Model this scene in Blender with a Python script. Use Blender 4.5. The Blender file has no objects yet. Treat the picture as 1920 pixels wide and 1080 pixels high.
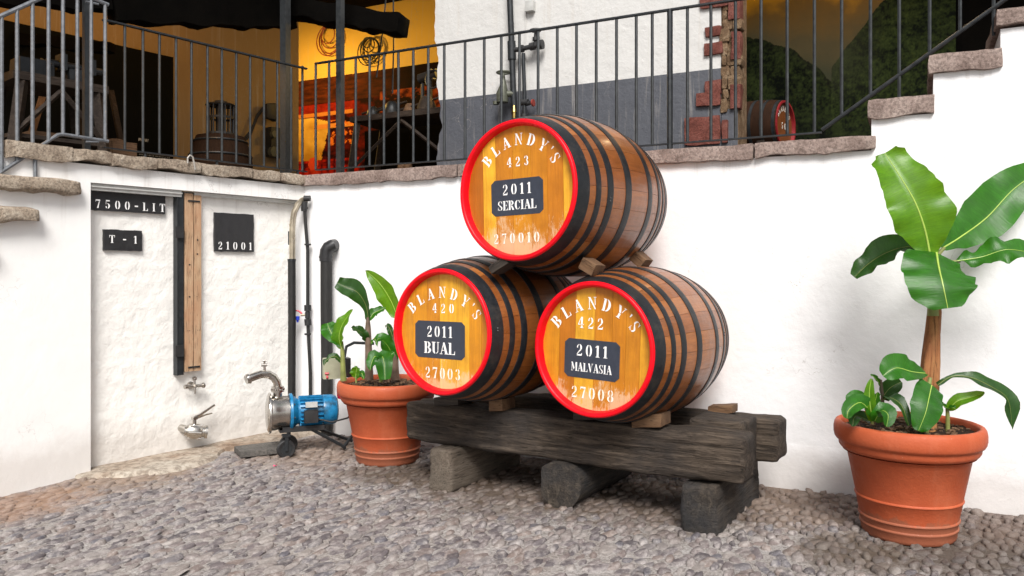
import bpy, math, random
import numpy as np
from mathutils import Vector, Matrix, noise

random.seed(7)
np.random.seed(7)
scene = bpy.context.scene
COL = scene.collection
R = math.radians

# ------------------------------------------------------------------ camera
EYE = 1.44; F = 1500.0; CX = 960.0; HY = 510.0
cam_data = bpy.data.cameras.new('camera')
cam = bpy.data.objects.new('camera', cam_data)
COL.objects.link(cam)
cam.location = (0, 0, EYE)
cam.rotation_euler = (R(90), 0, 0)
cam_data.sensor_width = 36
cam_data.lens = 36 * F / 1920
cam_data.shift_y = -30 / 1920
cam_data.clip_end = 300
cam_data.clip_start = 0.05
scene.camera = cam

# ------------------------------------------------------------------ world, sun, exposure
SUN_DIR = Vector((-0.02, 0.70, -0.72)).normalized()      # travel direction of the light
world = bpy.data.worlds.new('World')
scene.world = world
world.use_nodes = True
wn = world.node_tree
wn.nodes.clear()
wo = wn.nodes.new('ShaderNodeOutputWorld')
bg = wn.nodes.new('ShaderNodeBackground')
sky = wn.nodes.new('ShaderNodeTexSky')
sky.sky_type = 'NISHITA'
sky.sun_disc = False
to_sun = -SUN_DIR
sky.sun_elevation = math.asin(to_sun.z)
sky.sun_rotation = math.atan2(to_sun.x, to_sun.y)
sky.air_density = 1.0
sky.dust_density = 3.0
hsv = wn.nodes.new('ShaderNodeHueSaturation')
hsv.inputs['Saturation'].default_value = 0.30
wn.links.new(sky.outputs[0], hsv.inputs['Color'])
wn.links.new(hsv.outputs[0], bg.inputs[0])
bg.inputs[1].default_value = 0.08
wn.links.new(bg.outputs[0], wo.inputs[0])
sd = bpy.data.lights.new('sun', 'SUN')
sd.energy = 2.7
sd.angle = R(24)
sd.color = (1.0, 0.965, 0.92)
so = bpy.data.objects.new('sun', sd)
COL.objects.link(so)
so.rotation_euler = SUN_DIR.to_track_quat('-Z', 'Y').to_euler()
so.location = (0, 0, 8)
scene.view_settings.view_transform = 'Standard'
scene.view_settings.look = 'None'
scene.view_settings.exposure = 0.70
scene.view_settings.gamma = 1.0
scene.view_settings.use_curve_mapping = False

# ------------------------------------------------------------------ helpers: placing
def W(px, py, d):
    return Vector(((px - CX) / F * d, d, EYE + (HY - py) / F * d))

class Frame:
    """vertical plane: origin o, local X to the right along it, local Y going behind it"""
    def __init__(s, o, yaw):
        s.o = Vector((o[0], o[1], 0)); s.yaw = yaw
        s.x = Vector((math.cos(yaw), math.sin(yaw), 0))
        s.y = Vector((-math.sin(yaw), math.cos(yaw), 0))
    def s(f, px, off=0.0):
        o = f.o + f.y * off
        k = (px - CX) / F
        # o.x + x.x*s = k*(o.y + x.y*s)
        return (k * o.y - o.x) / (f.x.x - k * f.x.y)
    def l(f, px, py, off=0.0):
        s = f.s(px, off)
        p = f.o + f.y * off + f.x * s
        return (s, off, EYE + (HY - py) / F * p.y)
    def m(f, s=0, y=0, z=0):
        return Matrix.Translation(f.o + f.x * s + f.y * y + Vector((0, 0, z))) @ Matrix.Rotation(f.yaw, 4, 'Z')
    def w(f, s, y, z):
        return f.o + f.x * s + f.y * y + Vector((0, 0, z))

CORNER = (-1.875, 7.22)
BW = Frame(CORNER, R(-27))          # long white wall behind the casks
LW = Frame(CORNER, R(51.6))         # white wall on the left (s negative towards the viewer)
STF = Frame((1.254, 4.32), R(-31.4))  # timber stand

# ------------------------------------------------------------------ helpers: meshes
class MB:
    def __init__(s):
        s.v = []; s.f = []; s.m = []; s.uv = None
    def add(s, vs, fs, mi=0):
        b = len(s.v)
        s.v.extend([tuple(p) for p in vs])
        s.f.extend([tuple(b + i for i in f) for f in fs])
        s.m.extend([mi] * len(fs))
        return s
    def box(s, x0, x1, y0, y1, z0, z1, M=None, mi=0):
        vs = [Vector(p) for p in ((x0,y0,z0),(x1,y0,z0),(x1,y1,z0),(x0,y1,z0),(x0,y0,z1),(x1,y0,z1),(x1,y1,z1),(x0,y1,z1))]
        if M: vs = [M @ p for p in vs]
        return s.add(vs, [(0,3,2,1),(4,5,6,7),(0,1,5,4),(1,2,6,5),(2,3,7,6),(3,0,4,7)], mi)
    def tube(s, pts, r, n=10, caps=True, mi=0):
        pts = [Vector(p) for p in pts]
        rs = r if isinstance(r, (list, tuple)) else [r] * len(pts)
        ring = []
        prev = None
        for i, p in enumerate(pts):
            if i == 0: t = pts[1] - p
            elif i == len(pts) - 1: t = p - pts[i-1]
            else: t = (pts[i+1] - p).normalized() + (p - pts[i-1]).normalized()
            if t.length < 1e-9: t = Vector((0, 0, 1))
            t.normalize()
            if prev is None:
                a = Vector((0, 0, 1)) if abs(t.z) < 0.9 else Vector((1, 0, 0))
                u = t.cross(a).normalized()
            else:
                u = prev - t * prev.dot(t)
                u = u.normalized() if u.length > 1e-6 else t.orthogonal().normalized()
            prev = u
            w = t.cross(u)
            ring.append([p + (u * math.cos(2*math.pi*k/n) + w * math.sin(2*math.pi*k/n)) * rs[i] for k in range(n)])
        vs = [q for rg in ring for q in rg]
        fs = []
        for i in range(len(pts) - 1):
            for k in range(n):
                fs.append((i*n+k, i*n+(k+1)%n, (i+1)*n+(k+1)%n, (i+1)*n+k))
        if caps:
            fs.append(tuple(range(n-1, -1, -1)))
            fs.append(tuple(range((len(pts)-1)*n, len(pts)*n)))
        return s.add(vs, fs, mi)
    def lathe(s, prof, n=48, M=None, mi=0, close=False):
        """prof: (radius, height) about local Z"""
        vs = []
        for (r, h) in prof:
            for k in range(n):
                a = 2*math.pi*k/n
                p = Vector((r*math.cos(a), r*math.sin(a), h))
                vs.append(M @ p if M else p)
        fs = []
        m = len(prof)
        for i in range(m if close else m-1):
            j = (i+1) % m
            for k in range(n):
                fs.append((i*n+k, i*n+(k+1)%n, j*n+(k+1)%n, j*n+k))
        if not close:
            if prof[0][0] > 1e-6: fs.append(tuple(range(n-1, -1, -1)))
            if prof[-1][0] > 1e-6: fs.append(tuple(range((m-1)*n, m*n)))
        return s.add(vs, fs, mi)
    def prism(s, poly, y0, y1, mi=0, M=None):
        """poly in the x-z plane, extruded in y"""
        n = len(poly)
        vs = [Vector((x, y0, z)) for x, z in poly] + [Vector((x, y1, z)) for x, z in poly]
        if M: vs = [M @ p for p in vs]
        fs = [tuple(range(n)), tuple(range(2*n-1, n-1, -1))]
        for k in range(n):
            fs.append(((k+1)%n, k, n+k, n+(k+1)%n))
        return s.add(vs, fs, mi)
    def build(s, name, mat, parent=None, smooth=False, M=None, sharp=None):
        me = bpy.data.meshes.new(name)
        me.from_pydata(s.v, [], s.f)
        mats = mat if isinstance(mat, (list, tuple)) else [mat]
        for m in mats: me.materials.append(m)
        if len(mats) > 1: me.polygons.foreach_set('material_index', s.m)
        if smooth:
            me.polygons.foreach_set('use_smooth', [True] * len(me.polygons))
            me.set_sharp_from_angle(angle=R(sharp or 40))
        me.update()
        o = bpy.data.objects.new(name, me)
        COL.objects.link(o)
        if parent is not None: o.parent = parent
        if M is not None: o.matrix_local = M
        return o

def rbox(dx, dy, dz, r=0.01, n=(6, 3, 3), amp=0.0, freq=6.0, seed=0.0, low=None):
    """rounded, slightly irregular block centred on the origin. low: extra raggedness of the underside"""
    nx, ny, nz = n
    vs = {}; V = []; Fc = []
    def idx(i, j, k):
        key = (i, j, k)
        if key in vs: return vs[key]
        p = Vector(((i/nx-.5)*dx, (j/ny-.5)*dy, (k/nz-.5)*dz))
        q = Vector([max(-h+r, min(h-r, c)) for c, h in zip(p, (dx/2, dy/2, dz/2))])
        d = p - q
        # count of clamped axes > 0 -> round it
        if d.length > 1e-9:
            m = max(abs(d.x), abs(d.y), abs(d.z))
            d = d.normalized() * m
        p = q + d
        if amp:
            nv = noise.noise_vector(p * freq + Vector((seed*3.1, seed*7.7, seed)))
            nv2 = noise.noise_vector(p * freq * 3.3 + Vector((seed, seed*1.7, seed*5)))
            p = p + nv * amp + nv2 * amp * 0.4
        if low and k == 0:
            h = noise.noise(Vector((p.x*4.5 + seed*9, seed, 0))) + .5*noise.noise(Vector((p.x*13 + seed*9, seed, 3)))
            p.z += h * low
        vs[key] = len(V); V.append(p)
        return vs[key]
    for i in range(nx):
        for j in range(ny):
            Fc.append((idx(i,j,0), idx(i,j+1,0), idx(i+1,j+1,0), idx(i+1,j,0)))
            Fc.append((idx(i,j,nz), idx(i+1,j,nz), idx(i+1,j+1,nz), idx(i,j+1,nz)))
    for i in range(nx):
        for k in range(nz):
            Fc.append((idx(i,0,k), idx(i+1,0,k), idx(i+1,0,k+1), idx(i,0,k+1)))
            Fc.append((idx(i,ny,k), idx(i,ny,k+1), idx(i+1,ny,k+1), idx(i+1,ny,k)))
    for j in range(ny):
        for k in range(nz):
            Fc.append((idx(0,j,k), idx(0,j,k+1), idx(0,j+1,k+1), idx(0,j+1,k)))
            Fc.append((idx(nx,j,k), idx(nx,j+1,k), idx(nx,j+1,k+1), idx(nx,j,k+1)))
    return V, Fc

def rb(cx, cy, cz, dx, dy, dz, rot=None, **kw):
    V, Fc = rbox(dx, dy, dz, **kw)
    M = Matrix.Translation((cx, cy, cz)) @ (rot or Matrix.Identity(4))
    mb = MB(); mb.add([M @ p for p in V], Fc)
    return mb

def tag(o, label, cat, group=None):
    o['label'] = label; o['category'] = cat
    if group: o['group'] = group
    return o

def thing(name, label, cat, M=None, group=None):
    o = bpy.data.objects.new(name, None)
    o.empty_display_size = 0.1
    COL.objects.link(o)
    if M is not None: o.matrix_world = M
    return tag(o, label, cat, group)

def copy_tree(o, parent=None):
    c = o.copy(); COL.objects.link(c)
    if parent is not None: c.parent = parent
    for ch in list(o.children): copy_tree(ch, c)
    return c

# ------------------------------------------------------------------ materials
class NT:
    def __init__(s, name):
        s.mat = bpy.data.materials.new(name); s.mat.use_nodes = True
        s.t = s.mat.node_tree; s.t.nodes.clear()
        s.out = s.n('ShaderNodeOutputMaterial')
        s.bs = s.n('ShaderNodeBsdfPrincipled')
        s.t.links.new(s.bs.outputs[0], s.out.inputs[0])
    def n(s, kind, **kw):
        nd = s.t.nodes.new(kind)
        for k, v in kw.items(): setattr(nd, k, v)
        return nd
    def lk(s, a, b): s.t.links.new(a, b)
    def val(s, sock, v):
        if hasattr(v, 'links') or hasattr(v, 'is_output'): s.lk(v, sock)
        else:
            if isinstance(v, (tuple, list)) and len(v) == 3 and sock.type == 'RGBA': v = (*v, 1)
            sock.default_value = v
    def coord(s, kind='Object', scale=(1, 1, 1), loc=(0, 0, 0), rot=(0, 0, 0)):
        if kind == 'World':
            o = s.n('ShaderNodeNewGeometry').outputs['Position']
        else:
            o = s.n('ShaderNodeTexCoord').outputs[kind]
        m = s.n('ShaderNodeMapping')
        s.lk(o, m.inputs[0])
        m.inputs['Scale'].default_value = scale
        m.inputs['Location'].default_value = loc
        m.inputs['Rotation'].default_value = rot
        return m.outputs[0]
    def noise(s, co, scale=5, detail=6, rough=.55, dist=0.0):
        nd = s.n('ShaderNodeTexNoise')
        s.lk(co, nd.inputs['Vector'])
        nd.inputs['Scale'].default_value = scale
        nd.inputs['Detail'].default_value = detail
        nd.inputs['Roughness'].default_value = rough
        nd.inputs['Distortion'].default_value = dist
        return nd.outputs[0]
    def ramp(s, fac, stops):
        nd = s.n('ShaderNodeValToRGB')
        s.lk(fac, nd.inputs[0])
        e = nd.color_ramp.elements
        while len(e) < len(stops): e.new(0.5)
        for i, (p, c) in enumerate(stops):
            if not isinstance(c, (tuple, list)): c = (c, c, c)
            e[i].position = p; e[i].color = (*c, 1)
        return nd.outputs[0]
    def mix(s, fac, a, b, mode='MIX'):
        nd = s.n('ShaderNodeMix', data_type='RGBA', blend_type=mode)
        s.val(nd.inputs[0], fac); s.val(nd.inputs[6], a); s.val(nd.inputs[7], b)
        return nd.outputs[2]
    def math(s, op, a, b=0.0, c=None):
        nd = s.n('ShaderNodeMath', operation=op)
        s.val(nd.inputs[0], a); s.val(nd.inputs[1], b)
        if c is not None: s.val(nd.inputs[2], c)
        return nd.outputs[0]
    def bump(s, h, dist=.01, strength=1.0, prev=None):
        nd = s.n('ShaderNodeBump')
        s.val(nd.inputs['Height'], h)
        nd.inputs['Distance'].default_value = dist
        nd.inputs['Strength'].default_value = strength
        if prev is not None: s.lk(prev, nd.inputs['Normal'])
        return nd.outputs[0]
    def done(s, color=None, rough=None, metal=None, normal=None, spec=None, **kw):
        if color is not None: s.val(s.bs.inputs['Base Color'], color)
        if rough is not None: s.val(s.bs.inputs['Roughness'], rough)
        if metal is not None: s.val(s.bs.inputs['Metallic'], metal)
        if normal is not None: s.lk(normal, s.bs.inputs['Normal'])
        if spec is not None: s.val(s.bs.inputs['Specular IOR Level'], spec)
        for k, v in kw.items(): s.val(s.bs.inputs[k.replace('_', ' ')], v)
        return s.mat

def simple(name, col, rough=.5, metal=0.0, var=.15, scale=20, bump=0.0, dirt=None):
    t = NT(name)
    co = t.coord('Object')
    n = t.noise(co, scale, 5)
    lo = tuple(c * (1 - var) for c in col); hi = tuple(min(1, c * (1 + var)) for c in col)
    c = t.ramp(n, [(.3, lo), (.7, hi)])
    if dirt:
        n2 = t.noise(co, scale * .35, 8, .7)
        c = t.mix(t.ramp(n2, [(.52, 0), (.66, 1)]), c, dirt)
    rg = t.ramp(n, [(.3, max(0, rough - .08)), (.7, min(1, rough + .08))])
    nm = t.bump(n, bump) if bump else None
    return t.done(c, rg, metal, nm)

def plaster(name, col, coarse=.006, fine=.002, stain=None, cs=7, sheen=.55):
    t = NT(name)
    co = t.coord('World')
    a = t.noise(co, cs, 8, .6, .3)
    b = t.noise(co, cs * 6, 6, .65)
    v = t.n('ShaderNodeTexVoronoi'); t.lk(co, v.inputs['Vector']); v.inputs['Scale'].default_value = cs * 2.2
    v.feature = 'SMOOTH_F1'
    c = t.ramp(t.noise(co, 2.3, 6, .6), [(.3, tuple(x * .95 for x in col)), (.65, col)])
    if stain:
        c = t.mix(t.ramp(t.noise(co, 5.5, 9, .72), [(.60, 0), (.74, .55)]), c, stain)
    # dirt splashed up on the lowest hand's breadth
    sep = t.n('ShaderNodeSeparateXYZ'); t.lk(t.n('ShaderNodeNewGeometry').outputs['Position'], sep.inputs[0])
    h = t.math('ADD', sep.outputs[2], t.math('MULTIPLY', t.noise(co, 3.5, 8, .7), -.34))
    c = t.mix(t.ramp(h, [(.0, .42), (.16, 0)]), c, (.45, .40, .36))
    st = t.noise(t.coord('World', (14, 14, .7)), 1.3, 7, .7)
    up = t.ramp(t.math('ADD', sep.outputs[2], t.math('MULTIPLY', t.noise(co, 2.0, 3), .5)), [(.0, 0), (1.0, 1)])
    hi = t.math('MULTIPLY', t.math('SUBTRACT', sep.outputs[2], 1.55), 1.4); 
    hi = t.math('MINIMUM', t.math('MAXIMUM', hi, 0.06), .8)
    c = t.mix(t.math('MULTIPLY', t.ramp(st, [(.54, 0), (.72, .55)]), hi), c, (.50, .46, .41))
    cw = t.n('ShaderNodeVectorMath', operation='ADD'); t.lk(co, cw.inputs[0])
    nn = t.n('ShaderNodeTexNoise'); t.lk(co, nn.inputs['Vector']); nn.inputs['Scale'].default_value = 3.5; nn.inputs['Detail'].default_value = 6
    t.lk(nn.outputs[1], cw.inputs[1])
    vc = t.n('ShaderNodeTexVoronoi', feature='DISTANCE_TO_EDGE'); t.lk(cw.outputs[0], vc.inputs['Vector']); vc.inputs['Scale'].default_value = 1.1
    ck = t.math('MULTIPLY', t.ramp(vc.outputs[0], [(.0, 1), (.004, 0)]), t.ramp(t.noise(co, 1.6, 3), [(.50, 0), (.60, .55)]))
    c = t.mix(ck, c, (.38, .35, .33))
    nm = t.bump(a, coarse * 3)
    nm = t.bump(v.outputs[0], coarse, .6, nm)
    nm = t.bump(b, fine * 2, 1, nm)
    return t.done(c, sheen, 0, nm, spec=.25)

M = {}
M['plaster_smooth'] = plaster('plaster_smooth', (.86, .855, .84), .0022, .0010, cs=3)
M['plaster_back'] = plaster('plaster_back', (.80, .80, .81), .0035, .0013, cs=2.5)
M['plaster_tank'] = plaster('plaster_tank', (.86, .845, .81), .0045, .0012, cs=8)
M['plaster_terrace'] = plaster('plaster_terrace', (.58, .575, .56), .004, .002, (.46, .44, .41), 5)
M['dado'] = plaster('grey_dado_paint', (.085, .090, .105), .004, .002, None, 6, .5)
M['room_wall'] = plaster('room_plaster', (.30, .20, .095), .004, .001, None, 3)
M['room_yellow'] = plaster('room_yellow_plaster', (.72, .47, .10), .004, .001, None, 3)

def stone_mat(name, c1, c2, c3, scale=9, bump=.012, pits=True):
    t = NT(name)
    co = t.coord('World')
    n1 = t.noise(co, scale, 8, .65, .4); n2 = t.noise(co, scale * 9, 5, .7)
    c = t.ramp(n1, [(.30, c1), (.5, c2), (.70, c3)])
    c = t.mix(t.ramp(n2, [(.40, .55), (.56, 0)]), c, tuple(x * .35 for x in c1))
    c = t.mix(t.ramp(t.noise(co, scale * 12, 3), [(.62, 0), (.75, .5)]), c, tuple(min(1, x * 1.5) for x in c3))
    nm = t.bump(n1, bump); nm = t.bump(n2, bump * .45, 1, nm)
    return t.done(c, .85, 0, nm, spec=.2)
M['coping_old'] = stone_mat('old_coping_stone', (.21, .16, .12), (.38, .31, .24), (.56, .49, .40), 7, .02)
M['coping_red'] = stone_mat('reddish_coping_stone', (.17, .122, .105), (.29, .222, .195), (.39, .315, .28), 6, .009)
M['rubble'] = stone_mat('rubble_stone', (.10, .06, .035), (.22, .14, .08), (.36, .27, .18), 14, .02)
M['brick'] = stone_mat('red_brick', (.10, .032, .024), (.17, .055, .042), (.24, .10, .08), 12, .012)
M['slate'] = stone_mat('grey_slate', (.08, .075, .07), (.13, .12, .11), (.19, .17, .15), 6, .004)

# cobbles: each its own tone
def cobble_mat():
    t = NT('cobble_stone')
    oi = t.n('ShaderNodeObjectInfo').outputs['Random']
    at = t.n('ShaderNodeAttribute'); at.attribute_name = 'tone'
    f = t.math('FRACT', t.math('ADD', oi, at.outputs['Fac']))
    co = t.coord('World')
    c = t.ramp(f, [(0, (.11, .10, .108)), (.25, (.19, .17, .178)), (.45, (.25, .205, .185)), (.6, (.14, .137, .158)), (.8, (.31, .285, .27)), (1, (.21, .18, .18))])
    n = t.noise(co, 60, 6, .7)
    c = t.mix(.65, c, t.ramp(n, [(.3, (.13, .12, .12)), (.7, (.42, .39, .37))]), 'SOFT_LIGHT')
    # sandy dust caught on the stones
    c = t.mix(t.ramp(t.noise(co, 16, 8, .75), [(.46, 0), (.64, .7)]), c, (.44, .405, .385))
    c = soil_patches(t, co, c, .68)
    nm = t.bump(n, .004); nm = t.bump(t.noise(co, 22, 4), .008, 1, nm)
    return t.done(c, .68, 0, nm, spec=.3)

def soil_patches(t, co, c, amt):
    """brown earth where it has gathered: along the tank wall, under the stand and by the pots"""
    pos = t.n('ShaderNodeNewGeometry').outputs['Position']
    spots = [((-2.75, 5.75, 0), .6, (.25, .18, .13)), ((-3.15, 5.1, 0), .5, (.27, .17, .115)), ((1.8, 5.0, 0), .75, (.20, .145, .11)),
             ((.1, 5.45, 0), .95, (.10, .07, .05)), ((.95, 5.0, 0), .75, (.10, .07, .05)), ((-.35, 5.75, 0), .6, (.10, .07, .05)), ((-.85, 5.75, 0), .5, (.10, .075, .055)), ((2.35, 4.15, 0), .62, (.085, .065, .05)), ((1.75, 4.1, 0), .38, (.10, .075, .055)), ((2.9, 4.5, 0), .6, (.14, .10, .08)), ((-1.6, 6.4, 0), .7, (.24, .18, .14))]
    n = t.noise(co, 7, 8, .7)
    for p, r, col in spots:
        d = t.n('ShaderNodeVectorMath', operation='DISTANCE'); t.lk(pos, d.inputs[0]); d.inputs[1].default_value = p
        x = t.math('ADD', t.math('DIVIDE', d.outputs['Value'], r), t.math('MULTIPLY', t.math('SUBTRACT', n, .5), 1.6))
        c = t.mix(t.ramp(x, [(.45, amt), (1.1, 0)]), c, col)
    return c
M['cobble'] = cobble_mat()
def mortar():
    t = NT('cobble_mortar')
    co = t.coord('World')
    c = t.ramp(t.noise(co, 3, 8, .65), [(.3, (.33, .295, .27)), (.5, (.46, .43, .41)), (.7, (.54, .52, .51))])
    n = t.noise(co, 70, 6, .75)
    c = t.mix(t.ramp(n, [(.38, .75), (.62, 0)]), c, (.11, .09, .08))
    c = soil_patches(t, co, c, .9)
    nm = t.bump(n, .008)
    nm = t.bump(t.noise(co, 18, 5), .02, 1, nm)
    return t.done(c, .9, 0, nm, spec=.15)
M['mortar'] = mortar()
M['concrete'] = stone_mat('stained_concrete', (.22, .14, .09), (.37, .31, .25), (.44, .40, .34), 2.2, .003)

def barrel_wood(name, axis, ramp_cols, grain=1.0, worn=False, rough=.32, coat=.35, spec=.5):
    t = NT(name)
    sc = {'x': (2.2, 40, 40), 'y': (40, 2.2, 40), 'z': (40, 40, 2.2)}[axis]
    oi = t.n('ShaderNodeObjectInfo').outputs['Random']
    base = t.n('ShaderNodeTexCoord').outputs['Object']
    off = t.n('ShaderNodeVectorMath', operation='ADD'); t.lk(base, off.inputs[0])
    cmb = t.n('ShaderNodeCombineXYZ'); t.val(cmb.inputs[0], t.math('MULTIPLY', oi, 37)); t.val(cmb.inputs[1], t.math('MULTIPLY', oi, 11)); t.val(cmb.inputs[2], t.math('MULTIPLY', oi, 23))
    t.lk(cmb.outputs[0], off.inputs[1])
    mp = t.n('ShaderNodeMapping'); t.lk(off.outputs[0], mp.inputs[0]); mp.inputs['Scale'].default_value = sc
    mp2 = t.n('ShaderNodeMapping'); t.lk(off.outputs[0], mp2.inputs[0])
    g = t.noise(mp.outputs[0], 1.6, 8, .65, .6)
    blot = t.noise(mp2.outputs[0], 5, 6, .6)
    c = t.ramp(oi, [(0, ramp_cols[0]), (.30, ramp_cols[1]), (.5, ramp_cols[2]), (.8, ramp_cols[3])])
    c = t.mix(t.ramp(g, [(.35, .55 * grain), (.6, 0)]), c, tuple(x * .42 for x in ramp_cols[0]))
    c = t.mix(t.ramp(blot, [(.35, .35), (.6, 0)]), c, tuple(x * .5 for x in ramp_cols[0]))
    if worn:
        sep = t.n('ShaderNodeSeparateXYZ'); t.lk(base, sep.inputs[0])
        mpf = t.n('ShaderNodeMapping'); t.lk(off.outputs[0], mpf.inputs[0]); mpf.inputs['Scale'].default_value = (75, 30, 14)
        fl = t.noise(mpf.outputs[0], 1.4, 6, .8, .8)
        k = t.math('ADD', t.math('MULTIPLY', sep.outputs[2], -1.05), t.math('MULTIPLY', blot, .75))
        k = t.math('ADD', k, t.math('MULTIPLY', fl, .62))
        c = t.mix(t.ramp(k, [(.94, 0), (1.04, .6)]), c, (.66, .50, .33))
        c = t.mix(t.ramp(t.math('ADD', k, 0), [(1.08, 0), (1.16, .55)]), c, (.72, .62, .50))
    nm = t.bump(g, .0022); nm = t.bump(t.noise(mp2.outputs[0], 3.5, 3), .012, 1, nm)
    rg = t.ramp(blot, [(.3, rough - .06), (.7, rough + .14)])
    return t.done(c, rg, 0, nm, spec=spec, Coat_Weight=coat, Coat_Roughness=.22)
M['stave'] = barrel_wood('varnished_stave', 'y', [(.19, .055, .013), (.30, .096, .020), (.24, .072, .016), (.35, .120, .026)], .7, coat=.4, rough=.33)
M['head'] = barrel_wood('amber_head_board', 'z', [(.44, .125, .002), (.70, .29, .006), (.53, .175, .003), (.82, .42, .022)], .5, True, rough=.5, coat=.04)
M['dark_cask'] = barrel_wood('old_dark_cask', 'z', [(.018, .009, .005), (.030, .015, .008), (.022, .011, .006), (.034, .016, .009)], rough=.8, coat=0, spec=.08)

def red_paint():
    t = NT('red_gloss_paint')
    co = t.coord('Object')
    n = t.noise(co, 14, 6, .6)
    c = t.ramp(n, [(.3, (.72, .000, .006)), (.7, (.84, .002, .014))])
    c = t.mix(t.ramp(t.noise(co, 55, 8, .8), [(.66, 0), (.74, .5)]), c, (.35, .02, .02))
    return t.done(c, .42, 0, t.bump(n, .003), spec=.25, Coat_Weight=.08, Coat_Roughness=.2)
M['red'] = red_paint()
M['hoop'] = simple('black_hoop_paint', (.009, .011, .013), .40, .0, .5, 25, .002, dirt=(.028, .028, .028))
M['rivet'] = simple('hoop_rivet', (.07, .07, .07), .4, .6)
M['white_paint'] = simple('stencil_white', (.84, .84, .83), .55, 0, .06, 90)
def hoop_mat():
    t = NT('scuffed_hoop_paint'); co = t.coord('Object')
    n = t.noise(co, 22, 8, .7)
    c = t.ramp(n, [(.3, (.007, .008, .010)), (.7, (.014, .016, .019))])
    c = t.mix(t.ramp(t.noise(co, 9, 9, .75), [(.53, 0), (.64, .7)]), c, (.034, .030, .027))
    c = t.mix(t.ramp(t.noise(co, 45, 6, .8), [(.64, 0), (.72, .8)]), c, (.09, .045, .025))
    c = t.mix(t.ramp(t.noise(t.coord('Object', (1, 6, 1)), 80, 4, .7), [(.68, 0), (.76, .7)]), c, (.16, .15, .14))
    return t.done(c, t.ramp(n, [(.3, .32), (.7, .55)]), .0, t.bump(n, .002), spec=.4)
M['hoop'] = hoop_mat()
def worn_white():
    t = NT('worn_stencil_white')
    co = t.coord('Object', (60, 60, 20))
    n = t.noise(co, 1.5, 6, .75)
    c = t.mix(t.ramp(n, [(.50, 0), (.60, .55)]), (.84, .81, .76), (.66, .44, .16))
    return t.done(c, .6)
M['worn_white'] = worn_white()
M['slate_paint'] = simple('slate_blue_panel_paint', (.030, .037, .055), .5, 0, .12, 30)
M['black_paint'] = simple('black_sign_paint', (.016, .016, .018), .55, 0, .25, 40, .001)
M['iron'] = simple('grey_painted_iron', (.036, .040, .043), .42, .35, .25, 30, .0006)
M['iron_light'] = simple('pale_painted_iron', (.14, .15, .165), .45, .2, .25, 30)
M['iron_dark'] = simple('dark_painted_iron', (.022, .025, .028), .45, .3, .3, 30, .0006)
M['steel'] = simple('brushed_steel', (.50, .47, .43), .24, 1.0, .10, 6)
M['chrome'] = simple('bright_steel', (.62, .59, .55), .18, 1.0, .08, 6)
M['dull_steel'] = simple('dull_pipe_steel', (.50, .44, .34), .33, .85, .2, 16)
M['blue'] = simple('blue_motor_enamel', (.010, .17, .36), .33, 0, .35, 26, .0015, dirt=(.02, .05, .07))
M['rubber'] = simple('black_rubber', (.018, .018, .019), .55, 0, .2, 30, .001)
M['lagging'] = simple('black_pipe_lagging', (.012, .0115, .011), .6, 0, .25, 25, .001)
M['black_plastic'] = simple('black_plastic', (.02, .02, .022), .35, 0, .2, 20)
M['olive'] = simple('olive_valve_paint', (.09, .095, .07), .5, .2, .25, 30, .002)
M['brass'] = simple('brass', (.55, .38, .12), .3, 1.0, .15, 30)
M['redwheel'] = simple('red_handwheel', (.22, .03, .02), .5, 0, .2, 30)
M['redplastic'] = simple('red_plastic', (.55, .01, .04), .4)
M['blueplastic'] = simple('blue_plastic', (.02, .05, .50), .4)
M['boxgrey'] = simple('olive_grey_box', (.42, .42, .30), .5, 0, .1, 20)
M['lightgrey'] = simple('pale_grey_metal', (.50, .50, .48), .45, .2, .1, 20)
M['hose'] = simple('clear_hose', (.36, .34, .31), .25)
M['petal'] = simple('pink_petal', (.70, .06, .18), .6)

def timber(name, cols, along='x', bump=.012):
    t = NT(name)
    sc = {'x': (1.3, 16, 16), 'y': (16, 1.3, 16), 'z': (16, 16, 1.3)}[along]
    co = t.coord('Object', sc)
    co2 = t.coord('Object')
    g = t.noise(co, 1.6, 9, .7, .8)
    g2 = t.noise(co, 5.5, 6, .7, .3)
    b = t.noise(co2, 3.2, 7, .65)
    c = t.ramp(g, [(.28, cols[0]), (.48, cols[1]), (.70, cols[2])])
    c = t.mix(t.ramp(b, [(.38, .75), (.62, 0)]), c, cols[3])
    c = t.mix(t.ramp(g2, [(.34, .85), (.46, 0)]), c, tuple(x * .25 for x in cols[0]))
    nm = t.bump(g, bump * 1.4); nm = t.bump(g2, bump * .6, 1, nm)
    return t.done(c, .78, 0, nm, spec=.25)
M['beam'] = timber('weathered_dark_beam', [(.018, .013, .009), (.062, .046, .034), (.175, .134, .100), (.032, .028, .027)], bump=.018)
M['beam_grey'] = timber('weathered_grey_block', [(.08, .062, .047), (.17, .135, .105), (.27, .225, .18), (.12, .10, .08)], 'y', .010)
M['block_dark'] = timber('dark_sleeper', [(.022, .018, .015), (.055, .044, .035), (.13, .105, .08), (.028, .030, .034)], 'y', .012)
M['wedge'] = timber('raw_wedge_wood', [(.08, .04, .02), (.16, .09, .048), (.23, .14, .08), (.09, .05, .03)], 'x', .003)
M['wedge_dark'] = timber('dark_wedge_wood', [(.02, .017, .014), (.045, .036, .03), (.08, .065, .05), (.025, .02, .018)], 'x', .003)
M['plank'] = timber('raw_gauge_board', [(.30, .18, .10), (.46, .31, .19), (.56, .41, .27), (.40, .20, .11)], 'z', .004)
M['bench'] = timber('old_bench_wood', [(.015, .010, .007), (.032, .023, .017), (.07, .052, .04), (.02, .014, .012)], 'x', .004)
M['black_timber'] = simple('black_ceiling_timber', (.0022, .0018, .0014), .95, 0, .4, 8, .004)
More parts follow.
